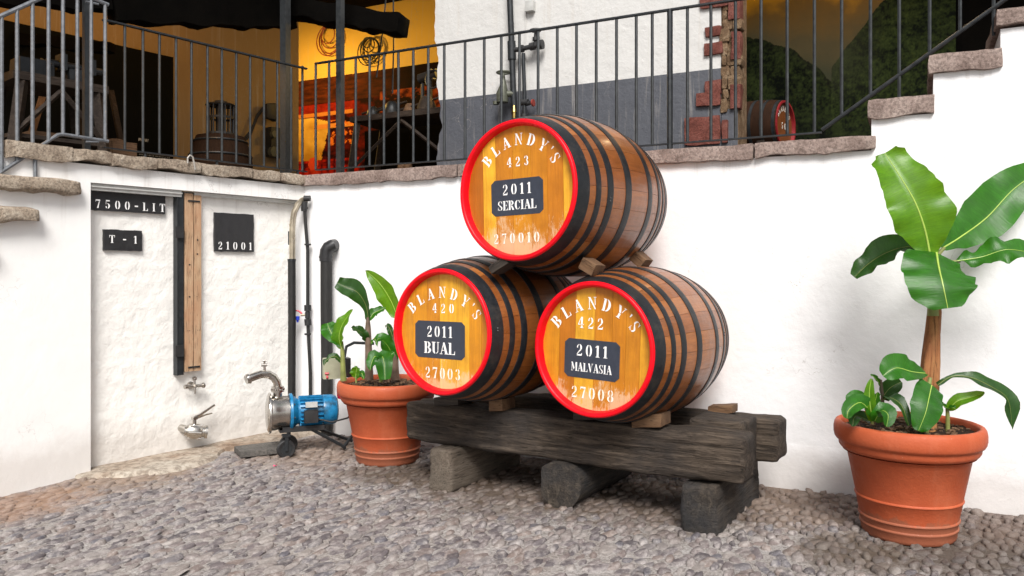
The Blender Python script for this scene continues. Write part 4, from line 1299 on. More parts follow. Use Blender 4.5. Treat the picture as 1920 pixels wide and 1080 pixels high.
leaf(bp, b, [W(1744, 480, D0-.02), W(1734, 430, D0-.03), W(1716, 380, D0-.02), W(1690, 335, D0+.02), W(1659, 287, D0+.10)], .345, (-.25, -1, .35), 'leaf_bright', fold=.22, wave=.018, seed=1,
     prof=lambda t: (min(1, .18+t*2.6))*(1 if t < .45 else 1-.50*((t-.45)/.55)**1.3) * (1 if t < .97 else .7), rip=.12, nl=34)
leaf(bp, b, [W(1756, 474, D0-.04), W(1760, 500, D0-.16), W(1768, 535, D0-.24), W(1777, 578, D0-.26)], .395, (-.1, -1, .25), 'leaf', fold=-.18, wave=.012, seed=2.2,
     prof=lambda t: (min(1, .70+t*1.2))*(1 if t < .55 else 1-.62*((t-.55)/.45)**2.0), rip=.04, asym=.92)
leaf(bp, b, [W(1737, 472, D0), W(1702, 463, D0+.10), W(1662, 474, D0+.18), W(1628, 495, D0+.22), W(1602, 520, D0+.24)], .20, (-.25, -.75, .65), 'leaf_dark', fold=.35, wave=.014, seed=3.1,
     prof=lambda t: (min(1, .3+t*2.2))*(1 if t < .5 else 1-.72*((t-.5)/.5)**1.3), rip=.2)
leaf(bp, b, [W(1766, 466, D0+.04), W(1800, 445, D0+.10), W(1850, 408, D0+.16), W(1900, 355, D0+.20), W(1950, 320, D0+.22)], .30, (-.15, -1, .25), 'leaf', fold=.12, wave=.012, seed=4.4,
     prof=lambda t: (min(1, .12+t*1.9))*(1 if t < .6 else 1-.6*((t-.6)/.4)**1.6), rip=.10, asym=.85)
leaf(bp, b, [W(1790, 490, D0-.02), W(1840, 482, D0-.04), W(1890, 468, D0-.08), W(1950, 478, D0-.08)], .17, (.0, -.75, .7), 'leaf', fold=.1, wave=.02, seed=5.0,
     prof=lambda t: (min(1, .15+t*1.8)), rip=.25)
stalk(bp, b, [W(1750, 500, D0), W(1770, 492, D0-.01), W(1800, 490, D0-.02)], [.014, .011, .008], 'stem_green', 'petiole')
stalk(bp, b, [W(1748, 500, D0), W(1756, 480, D0+.02), W(1770, 465, D0+.04)], [.016, .013, .010], 'stem_green', 'petiole')

# sucker with long arching leaf at the right of the same pot
b2 = Vector((W(1735, 790, D0-.12).x, D0-.12, .58))
s2_ = plant('young banana sucker with one wide hanging leaf in front of the brown stem', b2)
stalk(s2_, b2, [b2+Vector((0, 0, -.02)), W(1738, 745, D0-.12), W(1744, 708, D0-.10)], [.018, .014, .010], 'stem_green')
leaf(s2_, b2, [W(1747, 722, D0-.14), W(1742, 745, D0-.22), W(1735, 775, D0-.26), W(1722, 808, D0-.27)], .165, (-.1, -1, .2), 'leaf', fold=-.12, wave=.006, seed=6,
     prof=lambda t: (min(1, .75+t*1.0))*(1 if t < .6 else 1-.75*((t-.6)/.4)**1.5))
leaf(s2_, b2, [W(1758, 722, D0-.10), W(1785, 706, D0-.12), W(1820, 708, D0-.14), W(1860, 726, D0-.16), W(1890, 750, D0-.17), W(1898, 805, D0-.18)], .10, (.1, -.7, .7), 'leaf_dark', fold=.3, wave=.006, seed=7,
     prof=lambda t: (.25 if t < .2 else min(1, .25+(t-.2)*2))*(1 if t < .85 else 1-.9*((t-.85)/.15)), nl=30)
leaf(s2_, b2, [W(1735, 700, D0-.10), W(1710, 697, D0-.14), W(1680, 690, D0-.16), W(1655, 705, D0-.17)], .155, (-.1, -.85, .5), 'leaf', fold=.3, wave=.006, seed=8,
     prof=lambda t: (min(1, .2+t*1.6))*(1 if t < .75 else 1-.6*((t-.75)/.25)))
b3 = Vector((W(1653, 785, D0-.05).x, D0-.05, .58))
s3_ = plant('low leafy shoots crowding the left side of the right planter', b3, 'shoot_cluster')
stalk(s3_, b3, [W(1653, 785, D0-.05), W(1655, 745, D0-.05), W(1652, 712, D0-.05)], [.012, .010, .005], 'stem_purple')
stalk(s3_, b3, [W(1636, 795, D0-.18), W(1636, 760, D0-.18)], [.008, .005], 'stem_green')
for (pp, wd, fc, mt, sd_) in [
    ([W(1637, 790, D0-.18), W(1632, 765, D0-.2), W(1630, 735, D0-.2), W(1634, 710, D0-.2)], .055, (-.4, -1, .1), 'leaf_bright', 1),
    ([W(1638, 780, D0-.18), W(1615, 755, D0-.22), W(1592, 768, D0-.26), W(1588, 785, D0-.27)], .085, (-.2, -.8, .6), 'leaf', 2),
    ([W(1640, 770, D0-.12), W(1622, 748, D0-.14), W(1600, 742, D0-.16), W(1588, 752, D0-.17)], .06, (-.2, -.6, .8), 'leaf', 3),
    ([W(1640, 790, D0-.20), W(1652, 770, D0-.24), W(1665, 778, D0-.28), W(1662, 800, D0-.29)], .09, (.1, -.8, .6), 'leaf', 4),
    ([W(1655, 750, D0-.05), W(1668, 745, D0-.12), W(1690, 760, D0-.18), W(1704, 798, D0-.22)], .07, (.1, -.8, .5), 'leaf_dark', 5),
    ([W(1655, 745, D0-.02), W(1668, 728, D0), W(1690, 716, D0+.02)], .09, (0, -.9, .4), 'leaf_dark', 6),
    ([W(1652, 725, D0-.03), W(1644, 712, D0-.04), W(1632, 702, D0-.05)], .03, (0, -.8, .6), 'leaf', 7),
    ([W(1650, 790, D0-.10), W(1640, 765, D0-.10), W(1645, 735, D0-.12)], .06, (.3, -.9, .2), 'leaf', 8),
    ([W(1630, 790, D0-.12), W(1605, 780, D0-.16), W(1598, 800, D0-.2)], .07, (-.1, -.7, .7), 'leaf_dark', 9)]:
    leaf(s3_, b3, pp, wd*1.15, fc, mt, fold=.35, wave=.004, seed=sd_, nl=12, nw=6)
b4 = Vector((W(1777, 800, D0-.05).x, D0-.05, .58))
s4_ = plant('small single green shoot at the right side of the right planter', b4, 'banana_shoot')
stalk(s4_, b4, [b4+Vector((0, 0, -.02)), W(1777, 780, D0-.05), W(1776, 765, D0-.05)], [.012, .011, .009], 'stem_green')
for (pp, wd, fc, mt, sd_) in [
    ([W(1778, 768, D0-.05), W(1795, 752, D0-.08), W(1820, 745, D0-.1), W(1846, 736, D0-.12)], .065, (0, -.8, .6), 'leaf_bright', 1),
    ([W(1776, 766, D0-.05), W(1768, 760, D0-.08), W(1762, 755, D0-.1)], .03, (0, -.8, .6), 'leaf', 2),
    ([W(1776, 766, D0-.05), W(1785, 764, D0-.08), W(1792, 767, D0-.1)], .03, (0, -.8, .6), 'leaf', 3)]:
    leaf(s4_, b4, pp, wd*1.1, fc, mt, fold=.3, wave=.003, seed=sd_, nl=12, nw=6)

# young shoots in the left planter
D1 = 6.12
def shoot(label, px, dd, stempts, srs, smat, leaves):
    bb = Vector((W(px, 720, D1+dd).x, D1+dd, .575))
    pl = plant(label, bb, 'banana_shoot')
    stalk(pl, bb, [W(x, y, D1+dd) for x, y in stempts], srs, smat)
    for k, (pp, wd, fc, mt, pf) in enumerate(leaves):
        leaf(pl, bb, [W(x, y, D1+dd+d) for x, y, d in pp], wd, fc, mt, fold=.3, wave=.008, seed=px+k, nl=20, nw=8, prof=pf)
pf1 = lambda t: (min(1, .15+t*1.5))*(1 if t < .65 else 1-.45*((t-.65)/.35)**1.3)
pf2 = lambda t: (math.sin(math.pi*min(1, t*.97+.03)**.85))**.8
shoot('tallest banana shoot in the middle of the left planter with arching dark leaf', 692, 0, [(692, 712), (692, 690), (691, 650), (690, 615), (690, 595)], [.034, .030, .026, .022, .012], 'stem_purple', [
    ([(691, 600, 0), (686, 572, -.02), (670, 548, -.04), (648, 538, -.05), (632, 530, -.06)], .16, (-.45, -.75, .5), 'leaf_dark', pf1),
    ([(692, 600, 0), (700, 588, .02), (712, 582, .03), (724, 576, .04)], .08, (.1, -.7, .6), 'leaf', pf2),
    ([(690, 640, 0), (680, 625, -.05), (668, 618, -.08), (658, 614, -.1)], .08, (-.2, -.7, .6), 'leaf_dark', pf2),
    ([(692, 650, 0), (703, 636, -.03), (708, 650, -.05)], .03, (-.2, -.7, .6), 'leaf', pf2)])
shoot('banana shoot beside the red cask rim in the left planter with tall pointed leaf', 742, .08, [(741, 712), (740, 690), (740, 650), (744, 610), (744, 585)], [.036, .032, .026, .020, .012], 'stem_purple', [
    ([(745, 595, 0), (736, 570, 0), (722, 545, 0), (706, 525, .02), (685, 507, .04)], .17, (-.45, -.9, .15), 'leaf_bright', pf2),
    ([(742, 650, 0), (730, 615, 0), (722, 612, 0)], .05, (-.2, -.7, .6), 'leaf_dark', pf2),
    ([(742, 680, 0), (728, 650, -.04), (712, 635, -.08), (706, 642, -.1)], .12, (-.2, -.7, .6), 'leaf', pf2)])
shoot('pale banana shoot at the left of the left planter with upright light green leaf', 644, -.06, [(644, 714), (643, 690), (642, 660), (641, 640)], [.024, .020, .016, .010], 'stem_green', [
    ([(641, 655, 0), (636, 630, -.02), (644, 605, -.03), (662, 580, -.02)], .13, (-.6, -.8, .1), 'leaf_bright', pf2),
    ([(641, 650, 0), (628, 635, .02), (618, 618, .04), (614, 606, .05)], .15, (.2, -.9, .3), 'leaf', pf1),
    ([(641, 680, 0), (628, 668, -.03), (612, 676, -.06), (608, 686, -.08)], .05, (-.2, -.7, .6), 'leaf_dark', pf2)])
shoot('low broad leaved shoot at the front of the left planter', 715, -.16, [(715, 716), (714, 695), (712, 680)], [.016, .014, .010], 'stem_green', [
    ([(712, 685, 0), (716, 668, -.02), (720, 680, -.06), (722, 712, -.1)], .14, (.1, -.9, .3), 'leaf', pf1),
    ([(712, 685, 0), (704, 668, -.02), (697, 680, -.05), (694, 695, -.07)], .10, (-.2, -.8, .4), 'leaf', pf2),
    ([(712, 690, 0), (726, 672, 0), (740, 660, .02)], .10, (0, -.8, .5), 'leaf', pf2)])
shoot('tiny round leaved shoot at the rim of the left planter', 668, -.18, [(668, 718), (667, 705)], [.008, .006], 'stem_green', [
    ([(667, 708, 0), (668, 696, -.01), (670, 686, -.02)], .085, (-.1, -1, .3), 'leaf_bright', pf2),
    ([(667, 710, 0), (678, 700, -.01), (682, 712, -.04)], .05, (0, -.8, .5), 'leaf', pf2)])

# ------------------------------------------------------------------ railings
RO = .12   # railing stands this far behind the wall face
def bar(m, p0, p1, r): m.tube([p0, p1], r, 6)
def railing_left():
    z_t, z_b = 3.315, 2.365
    s0 = LW.s(198, RO); s1_ = -.0
    r = thing('left_railing', 'grey iron railing along the old coping of the left wall', 'railing', LW.m(s0, RO, 2.31))
    E = BW.w(.0, RO, 0); cor = (E - LW.o).dot(LW.x)
    L = cor - s0
    m = MB(); m.box(-.02, L, -.018, .018, z_t-2.31-.006, z_t-2.31+.006); m.build('top_rail', M['iron_dark'], r)
    m = MB(); m.box(-.02, L, -.015, .015, z_b-2.31-.005, z_b-2.31+.005); m.build('bottom_rail', M['iron_dark'], r)
    for px in (234, 268, 299, 330, 359, 389, 416, 443, 469, 495, 520):
        s = LW.s(px, RO) - s0
        m = MB(); m.tube([(s, 0, z_b-2.31+.002), (s, 0, z_t-2.31-.004)], .0105, 6); m.build('baluster', M['iron'], r)
    for s in (.3, L*.5, L-.1):
        m = MB(); m.tube([(s, 0, 0), (s, 0, .05)], .012, 6); m.build('foot', M['iron_dark'], r)
railing_left()
def railing_back():
    z_t, z_b = 3.345, 2.372
    s0 = 0.03
    r = thing('rear_railing', 'grey iron railing on the reddish coping behind the casks', 'railing', BW.m(0, RO, 2.31))
    s_e = BW.s(1541, RO)
    m = MB(); m.box(s0, s_e, -.018, .018, z_t-2.31-.006, z_t-2.31+.006); m.build('top_rail', M['iron_dark'], r)
    m = MB(); m.box(s0, s_e, -.015, .015, z_b-2.31-.005, z_b-2.31+.005); m.build('bottom_rail', M['iron_dark'], r)
    for px in (546, 567, 592, 617, 667, 693, 720, 747, 775, 803, 833, 872, 908, 940, 974, 1009, 1045, 1081, 1118, 1156, 1193, 1223, 1289, 1333, 1379, 1427, 1476, 1527):
        s = BW.s(px, RO)
        m = MB(); m.tube([(s, 0, z_b-2.31+.002), (s, 0, z_t-2.31-.004)], .0115, 6); m.build('baluster', M['iron'], r)
    s = BW.s(1256, RO); m = MB(); m.tube([(s, 0, -.01), (s, 0, z_t-2.31+.004)], .021, 10); m.build('post', M['iron_dark'], r)
railing_back()
def railing_stair():
    r = thing('stair_railing', 'iron stair railing climbing to the right above the stepped white wall', 'railing', BW.m(0, RO, 0))
    a = BW.l(1541, 244, RO); b = BW.l(1881, 2, RO)
    k = (b[2]-a[2])/(b[0]-a[0])
    s_e = a[0] + 1.75
    H = .965
    m = MB(); m.tube([(a[0], 0, a[2]), (s_e, 0, a[2]+k*(s_e-a[0]))], .014, 8); m.build('bottom_rail', M['iron_dark'], r, smooth=True)
    m = MB(); m.tube([(a[0], 0, a[2]+H), (s_e, 0, a[2]+H+k*(s_e-a[0]))], .016, 8); m.build('top_rail', M['iron_dark'], r, smooth=True)
    for px in (1578, 1632, 1686, 1743, 1800, 1863, 1925):
        s = BW.s(px, RO); zb_ = a[2]+k*(s-a[0])
        m = MB(); m.tube([(s, 0, zb_ - (.17 if px in (1686, 1863) else 0)), (s, 0, zb_+H)], .0115, 6); m.build('baluster', M['iron'], r)
railing_stair()
def railing_lstair():
    off = -.02
    r = thing('left_stair_railing', 'pale grey iron railing at the far left, bending down along the step stones', 'railing', LW.m(0, off, 0))
    def q(px, py): l = LW.l(px, py, off); return Vector((l[0], 0, l[2]))
    m = MB(); m.tube([q(-120, 405), q(0, 324), q(108, 253), q(118, 252), q(203, 265)], .013, 8); m.build('bottom_rail', M['iron_light'], r, smooth=True)
    m = MB(); m.tube([q(-150, 100), q(0, 31), q(80, -5), q(110, -16), q(150, -12), q(203, 9)], .015, 8); m.build('top_rail', M['iron_light'], r, smooth=True)
    for px, yt, yb in ((-60, 60, 360), (-28, 45, 340), (3, 30, 322), (32, 18, 303), (61, 6, 283), (91, -8, 264), (118, -15, 253), (145, -13, 256), (171, -3, 260), (197, 5, 264)):
        m = MB(); m.tube([q(px, yt), q(px, yb)], .0125, 6); m.build('baluster', M['iron_light'], r)
    m = MB(); m.tube([q(66, 282), q(66, 334)], .013, 6); m.build('foot', M['iron_light'], r)
    m = MB(); m.tube([q(161, 3), q(185, 8)], .008, 6); m.tube([q(161, 266), q(185, 266)], .008, 6); m.build('tie_bar', M['iron_light'], r)
railing_lstair()
# roof posts
def post(px, fr, off, w, label, ztop=5.2):
    s = fr.s(px, off)
    mb = MB(); mb.box(-w/2, w/2, -w/2, w/2, 0, ztop-2.3)
    o = mb.build('roof_post', M['iron'])
    o.matrix_world = fr.m(s, off, 2.30)
    tag(o, label, 'post', 'square steel posts holding the terrace roof')
post(162, LW, .10, .042, 'square steel post behind the left stair railing')
post(535, BW, .20, .070, 'thick square steel post rising at the wall corner')
post(638, BW, .25, .055, 'square steel post rising right of the corner post')

# small clear hose end hooked over the coping
hm = MB(); q = [LW.l(x, y, -.07) for x, y in ((352, 306), (352, 296), (356, 291), (361, 294), (364, 306), (366, 318))]
hb_ = LW.w(q[0][0], -.07, q[0][2])
hm.tube([LW.w(*a_) - hb_ for a_ in q], .007, 10)
ho = hm.build('hose_loop', M['hose'], smooth=True); ho.location = hb_; tag(ho, 'small pale hose loop hooked over the old coping above the gauge board', 'hose')

# ------------------------------------------------------------------ terrace floor, ceiling, upper wall
def slab(name, pts, z0, z1, mat):
    m = MB(); n = len(pts)
    V = [(x, y, z0) for x, y in pts] + [(x, y, z1) for x, y in pts]
    m.add(V, [tuple(range(n)), tuple(range(2*n-1, n-1, -1))] + [((k+1) % n, k, n+k, n+(k+1) % n) for k in range(n)])
    o = m.build(name, mat); o['kind'] = 'structure'; return o
def xy(v): return (v.x, v.y)
WO = 1.25      # upper white wall stands this far behind the courtyard wall
flo = [LW.w(-5.2, .36, 0), LW.w(-5.2, 7, 0), BW.w(-4, 7, 0), BW.w(7.5, 7, 0), BW.w(7.5, .30, 0), BW.w(.35, .30, 0), BW.w(-.2, .47, 0)]
slab('terrace_floor', [xy(v) for v in flo], 2.1, 2.285, M['slate'])
# upper wall
sA = BW.s(822, WO); sB = BW.s(1388, WO); ZT = 6.0
uw = thing('terrace_wall', 'white upper wall with grey painted lower half and ragged brick edge behind the railing', 'wall', BW.m(0, WO, 2.285))
zl = BW.l(1095, 157, WO)[2] - 2.285
def ragged(z): return .05*noise.noise(Vector((z*2.2, 0, 4))) + .03*noise.noise(Vector((z*9, 0, 1))) - .09*max(0, (z-1.15))*.7
P = []
N = 60
sC = BW.s(1352, WO)
for i in range(N+1):
    z = zl + (ZT-2.285-zl)*i/N; P.append((sA + ragged(z), z))
U = [(sC, zl)] + [(sC, ZT-2.285)] + P[::-1]
mb = MB(); mb.prism([(x, z) for x, z in U][::1], 0, .38); mb.build('upper_plaster', M['plaster_terrace'], uw)
P = [(sA + ragged(zl*i/N), zl*i/N) for i in range(N+1)]
mb = MB(); mb.prism([(sC, 0), (sC, zl-.0005)] + P[::-1], -.002, .38); mb.build('grey_dado', M['dado'], uw)
mb = MB(); mb.box(sC+.001, sB-.02, .012, .38, 0, ZT-2.285); mb.build('rubble_core', M['rubble'], uw)
# bricks of the broken edge
def brick(px0, px1, py0, py1, proud=.02, seed=0, mat='brick', name='brick'):
    a = BW.l(px0, py0, WO); b = BW.l(px1, py1, WO)
    dx, dz = b[0]-a[0], a[2]-b[2]
    o = rb((a[0]+b[0])/2, .05-proud, (a[2]+b[2])/2-2.285, dx, .12, dz, r=min(.012, dz*.25), n=(6, 3, 4), amp=.010, freq=9, seed=seed)
    o.build(name, M[mat], uw, smooth=True, sharp=60)
for k, a_ in enumerate([(1313, 1366, -8, 12), (1322, 1354, 53, 68), (1320, 1356, 82, 102), (1306, 1352, 176, 197), (1322, 1354, 152, 175), (1284, 1352, 222, 270), (1371, 1390, 60, 112),
                        (1369, 1390, 158, 204), (1366, 1390, -10, 36), (1340, 1372, -60, -14), (1353, 1366, 226, 268), (1312, 1345, -52, -36)]):
    brick(*a_, proud=.020, seed=k*1.7)
a_ = BW.l(1354, 205, WO); b_ = BW.l(1389, 300, WO)
mb = MB(); mb.box(sC+.003, sB-.022, .004, .30, 0, a_[2]-2.285); mb.build('grey_dado', M['dado'], uw)
rs_ = random.Random(5)
y = -70
while y < 186:
    h = rs_.uniform(15, 26)
    x = 1350 + rs_.uniform(-2, 5)
    while x < 1386:
        w = rs_.uniform(10, 20)
        if not (x > 1364 and (55 < y+h/2 < 112 or y+h/2 > 158 or y+h/2 < 34)):
            brick(x, min(x+w, 1392), y, y+h, proud=rs_.uniform(-.005, .02), seed=x+y, mat='rubble', name='rubble_stone')
        x += w+1
    y += h+1
# pipes and valves on the upper wall
def valves():
    off = WO - .09
    o = BW.l(964, 222, off)
    r = thing('valve_pipework', 'dark upright pipe with three hand valves on the terrace wall above the topmost cask', 'pipework', BW.m(o[0], off, o[2]-.15))
    def q(px, py, d=0):
        l = BW.l(px, py, off+d); return Vector((l[0]-o[0], d, l[2]-o[2]+.15))
    m = MB(); m.tube([q(955, -60), q(956, 0), q(959, 75), q(962, 160), q(966, 235)], .029, 14); m.build('riser', M['iron_dark'], r, smooth=True)
    m = MB(); m.tube([q(959, 78), q(960, 112)], .040, 14); m.build('coupling', M['iron_dark'], r, smooth=True)
    m = MB(); m.tube([q(981, 100), q(983, 160), q(984, 235)], .018, 12); m.build('side_pipe', M['iron_dark'], r, smooth=True)
    m = MB(); m.tube([q(958, 95), q(976, 92), q(1018, 83)], [.026, .022, .024], 12); m.tube([q(975, 92), q(981, 91)], .036, 12); m.tube([q(1012, 84), q(1018, 83)], .045, 12); m.tube([q(994, 88), q(1003, 86)], .036, 12); m.build('branch_valve', M['rubber'], r, smooth=True)
    m = MB(); m.tube([q(1003, 86), q(1004, 62)], .014, 10); m.tube([q(1004, 76), q(1004, 70)], .028, 10); m.build('valve_stem', M['rubber'], r, smooth=True)
    def wheel(px, py, rad, mat, tube=.009):
        c = q(px, py); w = MB()
        pts = [c + Vector((rad*math.cos(a), rad*math.sin(a), 0)) for a in np.linspace(0, 2*math.pi, 21)]
        w.tube(pts, tube, 8, caps=False)
        w.tube([c - Vector((rad, 0, 0)), c + Vector((rad, 0, 0))], .006, 6); w.tube([c - Vector((0, rad, 0)), c + Vector((0, rad, 0))], .006, 6)
        w.build('handwheel', M[mat], r, smooth=True)
    wheel(1004, 57, .045, 'rubber', .011)
    m = MB(); m.tube([q(942, 192, -.03), q(942, 176, -.03), q(944, 158, -.03), q(944, 148, -.03), q(944, 138, -.03)], [.055, .060, .030, .018, .012], 14); m.tube([q(930, 190, -.03), q(930, 196, -.03)], .03, 12); m.tube([q(944, 176, -.03), q(963, 176)], .03, 12); m.build('gate_valve', M['olive'], r, smooth=True)
    c = q(944, 136, -.03)
    w = MB(); w.tube([c + Vector((.062*math.cos(a), .062*math.sin(a), 0)) for a in np.linspace(0, 2*math.pi, 21)], .010, 8, caps=False); w.tube([c-Vector((.06, 0, 0)), c+Vector((.06, 0, 0))], .008, 6); w.build('handwheel', M['olive'], r, smooth=True)
    m = MB(); m.tube([q(982, 196), q(994, 193)], .020, 10); m.tube([q(975, 192), q(990, 192)], .032, 12); m.tube([q(983, 214), q(983, 220)], .034, 12); m.build('lower_valve', M['rubber'], r, smooth=True)
    m = MB(); m.tube([q(998, 193), q(1001, 192.6)], .034, 14); m.build('red_handwheel', M['redwheel'], r, smooth=True)
    m = MB(); m.tube([q(964, 198, -.03), q(964, 210, -.03)], [.012, .026], 12); m.tube([q(964, 210, -.03), q(964, 222, -.03)], .018, 12); m.build('brass_fitting', M['brass'], r, smooth=True)
valves()
def jbox():
    c = BW.l(994, 12, WO-.03)
    r = thing('junction_box', 'small white junction box on its white conduit high on the terrace wall', 'junction box', BW.m(c[0], WO-.03, c[2]))
    m = MB(); V, Fc = rbox(.09, .06, .10, r=.008, n=(3, 3, 3)); m.add(V, Fc); m.build('box', M['lightgrey'], r, smooth=True)
    m = MB(); m.tube([(-.055, .02, .3), (-.055, .02, -.75)], .006, 8); m.build('conduit', M['plaster_terrace'], r)
jbox()

# ------------------------------------------------------------------ rooms behind the terrace
ZC = 5.2
AO = 2.2
aw_end = LW.s(560, AO)
wa = thing('room_side_wall', 'warm lit side wall of the cooperage room left of the corner post', 'wall', LW.m(aw_end, AO, 2.285))
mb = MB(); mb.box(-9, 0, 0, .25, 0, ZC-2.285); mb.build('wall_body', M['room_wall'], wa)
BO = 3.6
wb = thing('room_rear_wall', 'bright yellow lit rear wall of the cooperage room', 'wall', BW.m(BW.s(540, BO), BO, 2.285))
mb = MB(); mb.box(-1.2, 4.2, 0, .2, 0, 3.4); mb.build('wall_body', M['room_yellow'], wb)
# ceilings
cl = [LW.w(-6.2, .55, 0), LW.w(-6.2, 6, 0), BW.w(-4.5, 6, 0), BW.w(sA-.02, 6, 0), BW.w(sA-.02, .60, 0), BW.w(.3, .60, 0)]
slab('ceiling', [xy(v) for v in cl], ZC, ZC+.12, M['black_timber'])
cr_ = [BW.w(sB-.02, WO+.36, 0), BW.w(sB-.02, 6, 0), BW.w(8.5, 6, 0), BW.w(8.5, WO+.1, 0)]
slab('mural_room_ceiling', [xy(v) for v in cr_], 5.2, 5.3, M['black_timber'])
m = MB(); m.box(sA+.36, sA+.56, WO+.39, 6, 2.285, 5.3); pw_ = m.build('room_partition', M['black_timber'], M=None); pw_.matrix_world = BW.m()
tag(pw_, 'dark partition wall between the cooperage room and the mural room', 'wall')
m = MB(); m.box(-9, -8.9, -2, 6, 0, 3); 
# ceiling beams
def beam(p0, p1, w, h, label):
    d = (p1-p0); L = d.length; q = d.to_track_quat('X', 'Z').to_matrix().to_4x4()
    V, Fc = rbox(L, w, h, r=.012, n=(40, 4, 6), amp=.016, freq=5, low=.03)
    m = MB(); m.add(V, Fc); o = m.build('ceiling_beam', M['black_timber'], smooth=True)
    o.matrix_world = Matrix.Translation((p0+p1)/2) @ q
    tag(o, label, 'beam')
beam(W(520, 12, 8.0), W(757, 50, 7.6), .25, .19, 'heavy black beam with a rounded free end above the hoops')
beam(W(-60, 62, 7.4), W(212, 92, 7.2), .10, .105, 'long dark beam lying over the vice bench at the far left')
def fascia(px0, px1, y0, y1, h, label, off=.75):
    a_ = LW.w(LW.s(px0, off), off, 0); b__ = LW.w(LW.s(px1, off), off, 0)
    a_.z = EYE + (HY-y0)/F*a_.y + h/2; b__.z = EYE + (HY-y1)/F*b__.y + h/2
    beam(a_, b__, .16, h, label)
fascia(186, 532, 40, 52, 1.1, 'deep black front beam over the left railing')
fascia(-150, 190, -5, 20, .8, 'black front beam over the left stair railing')
# printed boards: colour comes from a printed picture, one flat sheet each
def printed(name, fr, off, px0, px1, py0, py1, nx_, nz_, fn, label, cat, level=None):
    a = fr.l(px0, py0, off); b = fr.l(px1, py1, off)
    s0, s1_ = a[0], b[0]
    z1_, z0 = level if level else (a[2], b[2])
    me_v = []; Fs = []; cols = []
    for j in range(nz_+1):
        for i in range(nx_+1):
            me_v.append(((s1_-s0)*i/nx_, 0, (z1_-z0)*j/nz_)); cols.append(fn(i/nx_, j/nz_))
    for j in range(nz_):
        for i in range(nx_): a_ = j*(nx_+1)+i; Fs.append((a_, a_+1, a_+nx_+2, a_+nx_+1))
    n0 = len(me_v)
    me_v += [(0, .025, 0), (s1_-s0, .025, 0), (s1_-s0, .025, z1_-z0), (0, .025, z1_-z0)]
    cols += [(.01, .01, .01)]*4
    c00, c10, c01, c11 = 0, nx_, nz_*(nx_+1), nz_*(nx_+1)+nx_
    Fs += [(n0, n0+1, c10, c00), (n0+1, n0+2, c11, c10), (n0+2, n0+3, c01, c11), (n0+3, n0, c00, c01), (n0+3, n0+2, n0+1, n0)]
    me = bpy.data.meshes.new(name); me.from_pydata(me_v, [], Fs)
    at = me.color_attributes.new('print', 'FLOAT_COLOR', 'POINT')
    at.data.foreach_set('color', [c for q in cols for c in (*q, 1)])
    me.materials.append(M['print'])
    o = bpy.data.objects.new(name, me); COL.objects.link(o)
    o.matrix_world = fr.m(s0, off, z0)
    tag(o, label, cat); return o
def lerp(a, b, t): t = max(0, min(1, t)); return tuple(x+(y-x)*t for x, y in zip(a, b))
def fbm(x, y, s=0, o=6):
    v = 0; a = .5; f = 1
    for _ in range(o): v += a*noise.noise(Vector((x*f, y*f, s))); a *= .55; f *= 2.05
    return v
def mural(u, v):
    # valley under an orange sky; u right, v up
    n2 = fbm(u*3.2, v*4.5, 7)
    hR = .47 + (u-.47)*1.06 + .030*fbm(u*14, 1, 3) if u > .47 else -1
    hL = .665 - .36*u - .5*max(0, u-.30) + .030*fbm(u*11, 5, 2)
    f1 = .55*fbm(u*11 + v*5, v*13, 11) + .55*fbm(u*48, v*60, 21, 3); f2 = fbm(u*120, v*120, 4, 3)
    if u > .47 and v < hR and v < hR:
        mist = max(0, min(1, (.72-u)*3.0)) * .75
        c = lerp((.0018, .0035, .0014), (.028, .040, .010), .40+f1*1.7+f2*.7)
        c = lerp(c, (.034, .036, .020), mist*max(0, min(1, (v-.30)*5)))
        return lerp(c, (.005, .006, .005), (.30-v)*3.2)
    if v < hL:
        c = lerp((.001, .002, .001), (.021, .030, .008), .34+f1*1.7+f2*.7)
        c = lerp(c, (.022, .021, .012), max(0, min(1, (v-hL+.06)*7))*max(0, min(1, u*3)) * .6)
        return lerp(c, (.004, .005, .004), (.34-v)*2.6)
    haze = lerp((.034, .036, .020), (.075, .056, .026), (v-.48)*5 + n2*.8)
    sky = lerp((.14, .070, .012), (.60, .28, .012), (v-.70)*6 + n2*1.2)
    return lerp(haze, sky, (v-.62)*7 + n2*.9)
MO = 2.9
printed('mountain_mural', BW, MO, 1375, 1792, -60, 300, 420, 360, mural, 'large printed mural of dark green mountains under an orange sky', 'mural', level=(4.75, 2.33))
m = MB(); m.box(sB-.5, 8.5, MO+.05, MO+.25, 0, 3.2); nb = m.build('mural_room_wall', M['black_timber']); nb.matrix_world = BW.m(0, 0, 2.285)
tag(nb, 'black wall behind the mountain mural', 'wall')

def board(u, v):
    c = (.004, .0045, .004)
    if u < .06 or False: c = (.006, .006, .005)
    if .80 < u < .98:
        if .30 < v < .325 and u < .86 and fbm(u*260, v*20, 3, 2) > -.05: return (.40, .40, .38)
        if .10 < v < .235 and (int(v*150) % 3 == 0) and fbm(u*420, int(v*50)*3.3, 1, 2) > -.04: return (.26, .26, .25)
    return c
printed('information_board', LW, AO-.06, -60, 325, 110, 300, 320, 150, board, 'large black information board on the side wall behind the vice bench', 'board', level=(3.72, 2.38))

